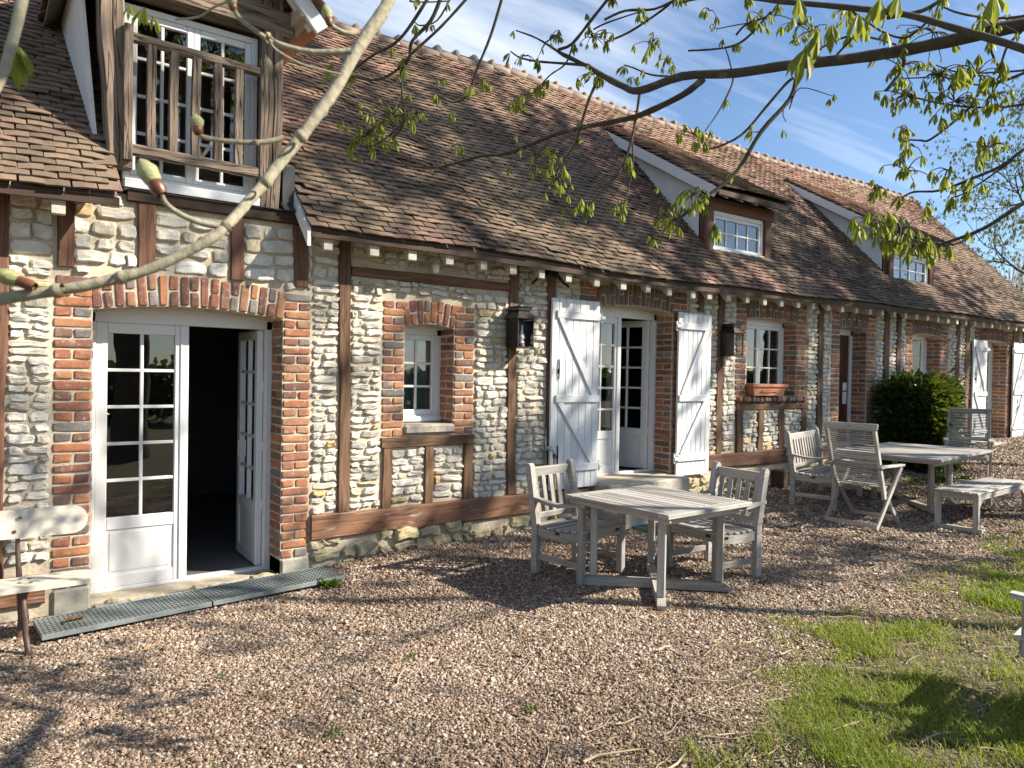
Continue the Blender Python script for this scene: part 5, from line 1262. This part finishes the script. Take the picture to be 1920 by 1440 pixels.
# the chestnut beside the photographer whose boughs hang into the picture
t0 = empty('horse_chestnut_tree', G(2.45, -8.5), 0, 'nearest chestnut whose budding boughs hang across the top of the view', 'tree', 'chestnut trees along the lawn')
T0 = np.array(t0.location)
def smooth(pts, k=4):
    pts = np.array(pts, float); n = len(pts)
    if n < 3: return pts
    out = []
    for i in range(n-1):
        p0, p1, p2, p3 = pts[max(0, i-1)], pts[i], pts[i+1], pts[min(n-1, i+2)]
        for s in np.arange(k)/k: out.append(.5*((2*p1)+(-p0+p2)*s+(2*p0-5*p1+4*p2-p3)*s*s+(-p0+3*p1-3*p2+p3)*s**3))
    out.append(pts[-1]); return np.array(out)
def bough(tb, px, d0, d1, w0, w1, n=7, rng=R, rough=.0):
    ds = np.linspace(d0, d1, len(px)); pts = smooth([at(x, y, d) for (x, y), d in zip(px, ds)])-T0
    dd = np.linspace(d0, d1, len(pts)); rad = np.linspace(w0, w1, len(pts))/2*dd/FPX
    if rough: rad = rad*(1+rough*rng.normal(0, 1, len(rad)))
    tb.add(pts, rad, n); return pts
tr = Tubes(); H0 = 9.0
tr.add(np.array([(0, 0, -.1), (0, 0, .3), (.05, .03, 1.5), (.0, .08, 3.0), (-.1, .05, 4.5), (.05, 0, 6.5), (.0, .1, H0)]), [.42, .33, .29, .27, .22, .15, .06], 16); tr.build('trunk', BARK, t0)
bg_ = Tubes(); tw = Tubes(); rngb = np.random.default_rng(77); tips0 = []
# thick bough entering from the right, carried back to the trunk
M1 = [(2080, 20), (1913, 47), (1780, 77), (1680, 97), (1580, 112), (1480, 122), (1380, 137), (1280, 143), (1200, 170), (1165, 160), (1127, 140), (1100, 123)]
p = bough(bg_, M1, 3.4, 4.6, 27, 9, 9, rough=.04)
bg_.add(smooth([(0, .08, 3.0), (.8, 1.3, 3.45), (1.5, 2.3, 3.6), p[0]]), np.linspace(.11, .034, 13), 10)
M2 = [(1990, 120), (1920, 92), (1863, 74), (1780, 50), (1697, 27), (1580, 13), (1467, 3), (1430, -2), (1330, -14), (1220, -30)]
p = bough(bg_, M2, 3.0, 3.8, 16, 7, 8, rough=.05); bg_.add(smooth([(0, .05, 3.4), (1.1, 1.5, 3.2), p[0]]), np.linspace(.08, .018, 9), 8)
M3 = [(1320, 147), (1280, 178), (1207, 213), (1160, 226), (1087, 240), (1033, 255), (953, 287), (900, 293), (827, 313), (783, 313), (740, 310)]
bough(bg_, M3, 4.35, 5.0, 13, 3, 7, rough=.04)
# twigs: pixel paths with their depth; each ends in leaf clusters
TW = [([(1100, 123), (1047, 97), (1073, 82), (1113, 32), (1145, -8)], 4.6, 4.6, 7, 7), ([(1047, 97), (1007, 72), (967, 57)], 4.6, 4.5, 5, 3), ([(1107, 123), (1057, 119), (1007, 115), (975, 108), (957, 96)], 4.6, 4.6, 6, 3), ([(1133, 37), (1173, 20), (1227, 17), (1275, -5)], 4.5, 4.4, 5, 6),
      ([(1133, 80), (1180, 60), (1240, 20), (1270, -6)], 4.6, 4.4, 4, 6), ([(1113, 55), (1140, 42), (1200, 22)], 4.6, 4.4, 4, 3), ([(1047, 97), (1072, 108), (1127, 138)], 4.6, 4.6, 5, 6), ([(1073, 87), (1060, 120), (1030, 142), (1000, 175), (977, 177)], 4.6, 4.8, 4, 3),
      ([(1127, 140), (1107, 180), (1090, 233), (1080, 270), (1053, 307), (1040, 330)], 4.6, 4.7, 7, 4), ([(1200, 172), (1193, 217), (1183, 267), (1167, 313), (1140, 347), (1103, 387)], 4.5, 4.5, 6, 4), ([(1185, 262), (1187, 290), (1183, 333), (1167, 397)], 4.5, 4.5, 4, 3),
      ([(1253, 143), (1220, 140), (1187, 127), (1170, 122)], 4.5, 4.5, 4, 3), ([(1200, 172), (1195, 160), (1186, 144)], 4.5, 4.5, 3, 2),
      ([(1493, 150), (1480, 187), (1427, 247), (1380, 323), (1323, 370), (1280, 405), (1262, 420)], 4.1, 4.0, 10, 6), ([(1488, 146), (1473, 158), (1437, 200), (1390, 253), (1337, 278), (1318, 272)], 4.15, 4.2, 7, 4), ([(1375, 137), (1372, 160), (1350, 205), (1322, 246)], 4.3, 4.2, 5, 3), ([(1373, 135), (1365, 105), (1356, 78)], 4.3, 4.2, 4, 2),
      ([(1470, 195), (1468, 215), (1474, 228)], 4.1, 4.1, 3, 2), ([(1427, 247), (1405, 248)], 4.0, 4.0, 3, 2),
      ([(1960, 120), (1900, 145), (1843, 167), (1813, 207), (1747, 260), (1725, 263), (1704, 262)], 3.9, 4.1, 8, 4), ([(1980, 250), (1920, 280), (1880, 310), (1827, 333), (1763, 357), (1713, 360), (1690, 372)], 3.5, 3.7, 9, 4), ([(1900, 300), (1850, 335), (1810, 362), (1785, 370)], 3.6, 3.7, 5, 3),
      ([(1990, 340), (1920, 380), (1847, 427), (1780, 453), (1753, 460), (1725, 458)], 3.0, 3.2, 11, 5), ([(1835, 430), (1800, 455), (1757, 462)], 3.1, 3.2, 5, 3), ([(1755, 461), (1700, 458), (1660, 450), (1630, 425)], 3.2, 3.3, 5, 3),
      ([(827, -5), (807, 40), (773, 77), (767, 110), (753, 133), (752, 150), (755, 185), (757, 230), (735, 262)], 4.2, 4.4, 8, 4), ([(803, -4), (763, 57), (735, 85), (700, 103), (660, 133)], 4.2, 4.3, 7, 6), ([(880, -8), (827, 50), (773, 100), (750, 127), (707, 150), (660, 142)], 4.3, 4.3, 6, 5), ([(845, -4), (820, 38), (790, 48), (778, 42)], 4.3, 4.3, 4, 3),
      ([(942, -6), (920, 67), (893, 133), (877, 178), (850, 192), (820, 178)], 4.3, 4.5, 6, 4), ([(757, 230), (720, 262), (690, 275), (660, 262)], 4.4, 4.5, 4, 3), ([(780, -6), (768, 2), (800, 4), (840, 2)], 4.3, 4.3, 4, 3),
      ([(1740, 40), (1700, 70), (1660, 62), (1625, 40), (1590, 14)], 3.6, 3.7, 5, 4), ([(1663, 33), (1730, 20), (1772, -6)], 3.5, 3.4, 8, 9), ([(1690, 100), (1695, 122), (1670, 160), (1660, 170)], 3.8, 3.8, 10, 7), ([(1850, 60), (1860, 100), (1875, 140), (1840, 160), (1750, 140), (1735, 145), (1690, 147)], 3.6, 3.9, 5, 3),
      ([(1920, 55), (1890, 85), (1875, 125), (1862, 140)], 3.5, 3.6, 6, 4), ([(1960, 20), (1900, 33), (1840, 32), (1790, 22), (1760, 8)], 3.3, 3.5, 6, 4), ([(1560, 112), (1600, 70), (1640, 30), (1655, 8)], 3.9, 3.8, 5, 4), ([(1500, 118), (1530, 95), (1590, 68), (1640, 72), (1680, 84)], 4.1, 3.9, 4, 5), ([(1380, 66), (1400, 45), (1440, 30), (1460, 8)], 4.2, 4.1, 5, 4), ([(1290, 95), (1340, 92), (1380, 84), (1410, 62), (1445, 22)], 4.3, 4.2, 4, 6), ([(1345, 54), (1375, 48), (1410, 42)], 4.3, 4.2, 2, 3),
      ([(1280, 4), (1320, -4), (1400, -14)], 4.2, 4.0, 4, 4), ([(1480, 205), (1500, 165), (1560, 180)], 4.1, 4.0, 3, 2), ([(1980, 175), (1920, 195), (1850, 202), (1770, 195), (1700, 180), (1680, 188)], 3.7, 4.0, 6, 3), ([(1940, 130), (1880, 135), (1800, 136), (1755, 122)], 3.7, 3.9, 5, 3), ([(1760, 8), (1740, 50), (1700, 62)], 3.7, 3.8, 4, 3)]
ends = []
for path, d0, d1, w0, w1 in TW:
    p = bough(tw, path, d0, d1, w0*.92, w1*.8, 6, rough=.06); ends.append((p[-1], unit(p[-1]-p[-2])))
    if len(p) > 9: ends.append((p[len(p)//2], unit(p[len(p)//2]-p[len(p)//2-1])))
# hand-placed leaf sprays (centre px, depth, spread px, count, leaf length m)
SPR = [((735, 230), 4.4, 55, 14, .12), ((690, 262), 4.5, 45, 12, .13), ((780, 225), 4.4, 22, 4, .11), ((1010, 300), 4.7, 45, 14, .11), ((1045, 345), 4.7, 40, 10, .10), ((1085, 395), 4.5, 30, 9, .11), ((1160, 395), 4.5, 18, 4, .11), ((1255, 415), 4.0, 40, 11, .12), ((1300, 375), 4.0, 40, 10, .12), ((1300, 262), 4.2, 35, 7, .11),
       ((830, 165), 4.5, 16, 3, .06), ((910, 165), 4.5, 12, 2, .14), ((960, 205), 4.6, 14, 3, .13), ((985, 115), 4.6, 22, 4, .09), ((1030, 85), 4.6, 35, 6, .08), ((1110, 80), 4.6, 40, 10, .09), ((1110, 150), 4.6, 20, 5, .10), ((1225, 90), 4.5, 30, 6, .11), ((1255, 125), 4.5, 18, 4, .10), ((1340, 65), 4.3, 20, 2, .06), ((1010, 180), 4.7, 20, 3, .13),
       ((1500, 55), 4.0, 45, 11, .09), ((1520, 70), 4.1, 40, 8, .08), ((1430, 45), 4.2, 28, 5, .12), ((1690, 135), 3.8, 40, 12, .09), ((1760, 150), 3.8, 50, 16, .09), ((1830, 150), 3.7, 45, 14, .10), ((1700, 190), 3.9, 40, 12, .09), ((1790, 200), 3.8, 55, 12, .10), ((1860, 190), 3.7, 40, 12, .10), ((1690, 250), 4.1, 35, 7, .11), ((1715, 285), 4.1, 22, 3, .11), ((1765, 235), 4.0, 12, 2, .15), ((1750, 70), 3.7, 60, 10, .08), ((1860, 60), 3.5, 50, 10, .09), ((1590, 40), 3.9, 30, 6, .09),
       ((1700, 330), 3.7, 40, 8, .10), ((1640, 365), 3.7, 22, 4, .12), ((1780, 330), 3.6, 30, 5, .11), ((1850, 290), 3.5, 35, 8, .11), ((1790, 370), 3.7, 22, 4, .09), ((1690, 445), 3.2, 45, 13, .12), ((1630, 430), 3.3, 30, 6, .13), ((1735, 470), 3.2, 35, 8, .11), ((1340, 440), 4.0, 14, 3, .14), ((1225, 455), 4.1, 10, 2, .12), ((1330, 30), 4.2, 20, 2, .08), ((1740, 395), 3.3, 12, 2, .13), ((850, 285), 4.9, 12, 2, .10), ((815, 320), 4.9, 16, 3, .06), ((1085, 240), 4.5, 8, 1, .09)]
cp = []; cd = []; cs = []; bud_items = []
for (cxp, cyp), d, sp, n, L in SPR:
    base = at(cxp, cyp-10, d)-T0
    for i in range(int(n*1.5)):
        q = at(cxp+rngb.normal(0, sp*.55), cyp-10+rngb.normal(0, sp*.42), d+rngb.normal(0, .06))-T0
        cp.append(q); cd.append(rngb.normal(0, 1, 3)*.5+np.array([0, 0, -.3])); cs.append(L*rngb.uniform(.22, .66))
        mid = (q+base)/2+np.array([0, 0, .015]); tw.add(smooth([base, mid, q], 3), np.linspace(.0036, .0018, 7), 5)
for q, dv in ends:
    for i in range(int(rngb.integers(1, 3))): cp.append(q+rngb.normal(0, .012, 3)); cd.append(dv); cs.append(rngb.uniform(.045, .075))
# bigger leaves close to the lens along the top
for (cxp, cyp), d, L in (((1512, 105), 2.3, .115), ((1535, 75), 2.3, .08), ((1560, 60), 2.4, .075), ((1610, 40), 2.3, .085), ((1650, 12), 2.4, .085), ((1685, 8), 2.4, .07), ((1498, 10), 2.6, .07), ((1865, 2), 2.5, .085), ((1800, 140), 2.9, .07)):
    cp.append(at(cxp, cyp-14, d)-T0); cd.append(np.array([0, 0, -1.0])); cs.append(L)
V, Q, T, rd = clusters(cp, cd, cs, rngb, (4, 6), .42, .82); np_mesh('foliage', V, [Q, T], LEAF, t0, True, {'rnd': rd})
# the pale young bough crossing close to the lens
yb = Tubes(); bd = []
NB = [([(745, -45), (722, 15), (690, 62), (660, 110), (630, 165), (600, 208), (560, 262), (520, 312), (495, 345), (470, 372), (445, 402), (425, 422)], 1.35, 1.12, 33, 26), ([(425, 424), (395, 448), (340, 478), (280, 505), (215, 523), (150, 538), (70, 550), (-30, 566)], 1.12, 1.02, 24, 31),
      ([(425, 420), (400, 423), (370, 416), (335, 400), (310, 380), (300, 355)], 1.12, 1.08, 16, 12), ([(658, 96), (620, 98), (580, 97), (540, 88), (505, 75), (480, 58), (450, 35), (438, 16)], 1.26, 1.2, 16, 11), ([(672, 62), (650, 62), (628, 52), (618, 42)], 1.28, 1.24, 13, 10), ([(532, 258), (500, 266), (460, 267), (420, 264), (385, 258), (372, 250)], 1.17, 1.12, 14, 12),
      ([(505, 78), (520, 95), (560, 118), (600, 130), (640, 140)], 1.21, 1.26, 6, 5), ([(-20, 190), (5, 140), (20, 90), (33, 40), (45, -20)], .95, 1.0, 22, 28), ([(520, 80), (508, 70), (504, 62)], 1.2, 1.2, 6, 5), ([(430, 2), (400, 14), (372, 32), (330, 36)], 1.3, 1.4, 6, 5)]
for path, d0, d1, w0, w1 in NB:
    p = bough(yb, path, d0, d1, w0*.74, w1*.74, 12, rough=.035)
    if path is NB[0][0]: top = p[0]
    # swollen leaf scars
for (x, y), d, w_ in (((600, 208), 1.26, 36), ((655, 108), 1.3, 42), ((425, 424), 1.12, 30), ((565, 255), 1.2, 32), ((500, 340), 1.15, 31), ((228, 520), 1.06, 33), ((108, 545), 1.03, 36), ((480, 267), 1.15, 16), ((505, 75), 1.21, 17)):
    c = at(x, y, d)-T0; rr = w_*.385*d/FPX
    dirv = unit(at(x+10, y-12, d)-at(x, y, d)) if y > 60 and x > 430 else unit(at(x+14, y-4, d)-at(x, y, d))
    yb.add(np.array([c+dirv*s*rr*1.0 for s in (-.8, -.35, 0, .35, .8)]), rr*np.array([.78, .98, 1.05, .98, .78]), 12)
yb.add(smooth([(-.1, .05, 4.3), (-1.0, .9, 4.0), (-1.5, 2.0, 3.2), top]), np.linspace(.06, .013, 13), 8)
bg_.build('branches', BARK, t0); tw.build('twigs', BARK, t0); yb.build('young_bough', BARKL, t0)
# sticky buds: (base px, tip px, depth, width px)
def bud(b, e, d, w_, open_=False):
    A, B = at(*b, d)-T0, at(*e, d)-T0; ax = B-A; ts = np.linspace(0, 1, 9); pr = np.array([.38, .52, .50, .66, .80, .82, .70, .46, .10])*(1+.05*np.array([0, 1, -1, 1, -1, 1, -1, 1, 0]))
    mb = MB(); V, F = tube_np(np.array([A+ax*t for t in ts]), pr*w_/2*d/FPX, 12); rn = .9
    mb.add(V, [tuple(f) for f in F], None, rngb.uniform(.3, 1)); mb.build('bud', BUD, t0, True)
    sc2 = MB()                                  # brown scales at the base
    V, F = tube_np(np.array([A+ax*t for t in (-.05, .08, .2, .34, .42)]), np.array([.42, .62, .62, .6, .3])*w_/2*d/FPX, 10); sc2.add(V, [tuple(f) for f in F]); sc2.build('bud_scale', REDB, t0, True)
REDB = m_plain('bud_scale', (.13, .045, .02), .4, 0, 60, .25, .2)
bud((302, 362), (262, 298), 1.08, 46); bud((372, 250), (366, 214), 1.12, 32); bud((438, 18), (430, -14), 1.2, 26); bud((618, 46), (609, 8), 1.24, 24); bud((62, 536), (-20, 508), 1.02, 36); bud((503, 72), (502, 60), 1.2, 12)
V, Q, T, rd = clusters([at(28, 92, 1.0)-T0, at(35, 88, 1.0)-T0, at(245, 8, 1.5)-T0, at(272, 14, 1.5)-T0, at(288, 30, 1.5)-T0, at(625, 118, 1.3)-T0], [np.array([0, 0, -1.0])]*6, [.045, .04, .035, .04, .035, .03], rngb, (3, 4), .4, .9)
np_mesh('foliage', V, [Q, T], LEAF, t0, True, {'rnd': rd})
# upper crown of the same tree, above the view
br = Tubes(); tips = []; SP2 = SPEC[:4]+[(0, 0, 0, .25, -.05, 3)]
for i in range(7):
    a = math.radians(-150+i*38); z = 5.0+.5*i; grow(br, np.array([0, .05, z]), np.array([math.cos(a), math.sin(a), .9]), 2.6-.15*i, .09, 0, SP2, rngb, tips)
br.build('upper_branches', BARK, t0)
sel = [q for q in tips if rngb.random() < .35]
V, Q, T, rd = clusters([q[0] for q in sel], [q[1] for q in sel], rngb.uniform(.09, .15, len(sel)), rngb, (4, 6)); np_mesh('crown_foliage', V, [Q, T], LEAF, t0, True, {'rnd': rd})

# ------------------------------------------------------------------ clipped laurel bush by the far door
def bush(loc, rz, sx_, sy_, sz_, label):
    t = empty('laurel_bush', loc, rz, label, 'bush'); rng = np.random.default_rng(8); n = 9000
    u = rng.uniform(-1, 1, (n*3, 3)); m_ = np.max(np.abs(u)**1, 1); keep = (np.sum(np.abs(u)**7, 1) < 1) & (np.sum(np.abs(u)**7, 1) > .12); u = u[keep][:n]; n = len(u)
    p = u*np.array([sx_/2, sy_/2, sz_/2])*(1+.09*rng.normal(0, 1, (n, 1))*(rng.random((n, 1)) < .5))+np.array([0, 0, sz_/2]); p[:, 2] = np.maximum(p[:, 2], .03)
    out = unit(u**3*np.array([1/sx_, 1/sy_, 1/sz_])*2+rng.normal(0, .45, (n, 3))+np.array([0, 0, .35])); sd = unit(np.cross(out, rng.normal(0, 1, (n, 3)))); L = rng.uniform(.075, .14, n)
    V, Q, T, rd = leaflets(p, out, sd, L, L*.22, .15, .25, np.clip(rng.normal(.42, .25, n)+.2*(u[:, 2] > .75), 0, 1)); np_mesh('foliage', V, [Q, T], LAUREL, t, True, {'rnd': rd})  # top leaves tinted lighter, a highlight put into their colour
    q = unit(rng.normal(0, 1, (700, 3))); pc = q*np.array([sx_, sy_, sz_])*rng.uniform(.25, .4, (700, 1))+np.array([0, 0, sz_/2]); ax2 = unit(rng.normal(0, 1, (700, 3))); L2 = np.full(700, .22)
    V, Q, T, rd = leaflets(pc, ax2, unit(np.cross(ax2, q)), L2, L2*.4, .1, .2, rng.random(700)*.3); np_mesh('inner_foliage', V, [Q, T], LAUREL, t, True, {'rnd': rd})
    tb = Tubes()
    for i in range(16): a = rng.uniform(0, 6.28); e = np.array([math.cos(a)*sx_*.36, math.sin(a)*sy_*.36, sz_*rng.uniform(.6, .9)]); tb.add(wander(np.array([e[0]*.2, e[1]*.2, 0]), e, np.linalg.norm(e)*.95, 5, rng, .1, .1), np.linspace(.018, .006, 6), 5)
    tb.build('stem', BARK, t)
bush(G(12.5, -.60), 0, .98, .92, 1.44, 'dense clipped laurel bush against the wall by the brown door')
# shoots of low green plants under the long table
for i, (x, y, s) in enumerate(((11.6, -1.3, .16), (12.0, -1.5, .13), (11.2, -1.15, .12))): weed(G(x, y), ('low green seedling below the right end of the long table', 'farther green seedling before the laurel bush', 'small seedling under the long table')[i], 40, s)
# tree with small fresh leaves past the gable, poplars far behind
SPG = [(7, .6, .8, .12, .02, 6), (6, .6, .85, .18, .0, 4), (5, .6, .8, .22, -.04, 3), (0, 0, 0, .25, -.06, 3)]
make_tree('garden_tree', G(23.6, 1.0), 'fine twigged tree in small fresh leaf past the gable end', 'tree', 9.6, .12, SPG, 5, LEAFD, BARK, .10, .8, None, (.2, .2), (3, 5), .14, 16, .30, .25)
POP = [(7, .3, .35, .04, .18, 5), (6, .5, .4, .08, .16, 3), (0, 0, 0, .1, .12, 3)]
PB = m_bark('pale_poplar_bark', (.30, .27, .23), (.50, .46, .4))
pp = None
for i, (px_, d, h) in enumerate(((1893, 95, 17), (1908, 100, 18.5), (1921, 92, 17), (1936, 96, 18), (1880, 110, 15))):
    q = at(px_, 715, d); loc = (q[0], q[1], float(gz(q[0], q[1])))
    lb = ('bare pale poplar far beyond the roof end, second of the row', 'tallest bare poplar far beyond the roof end', 'bare poplar at the right edge far beyond the roof', 'bare poplar just past the right edge in the far row', 'shortest bare poplar just clearing the roof end')[i]
    if pp is None: pp = c = make_tree('poplar_tree', loc, lb, 'tree', 17, .2, POP, 40, None, PB, .1, 0, 'row of distant poplars', (0, 0), limb0=.08, nlimb=22, limbL=.28, limb_el=2.2)
    else:
        c = copy_tree(pp); c.location = loc; c['label'] = lb; c.rotation_euler = (0, 0, i*1.7); c.scale = (1, 1, h/17)
# tall hedge across the lawn, mirrored in the panes
def hedge():
    t = empty('garden_hedge', (6, -19, 0), 0, 'tall dark hedge across the lawn, mirrored in the glass of the open door', 'hedge'); rng = np.random.default_rng(9); n = 16000
    p = np.stack([rng.uniform(-22, 34, n), rng.uniform(-.9, .9, n), rng.uniform(0, 1, n)**.8], -1); p[:, 2] *= 1.7+.2*np.sin(p[:, 0]*.5)+.3*rng.random(n); L = rng.uniform(.25, .5, n)
    ax = unit(rng.normal(0, 1, (n, 3))+np.array([0, .6, .3])); sd = unit(np.cross(ax, rng.normal(0, 1, (n, 3)))); V, Q, T, rd = leaflets(p, ax, sd, L, L*.35, .1, .2, rng.random(n)); np_mesh('foliage', V, [Q, T], LAUREL, t, True, {'rnd': rd})
    tb = Tubes()
    for i in range(40): x = -21+i*1.4; tb.add(np.array([(x, 0, -.3), (x+.1, 0, 1.2), (x+.2, .1, 1.6)]), [.07, .05, .02], 5)
    tb.build('stem', BARK, t)
hedge()
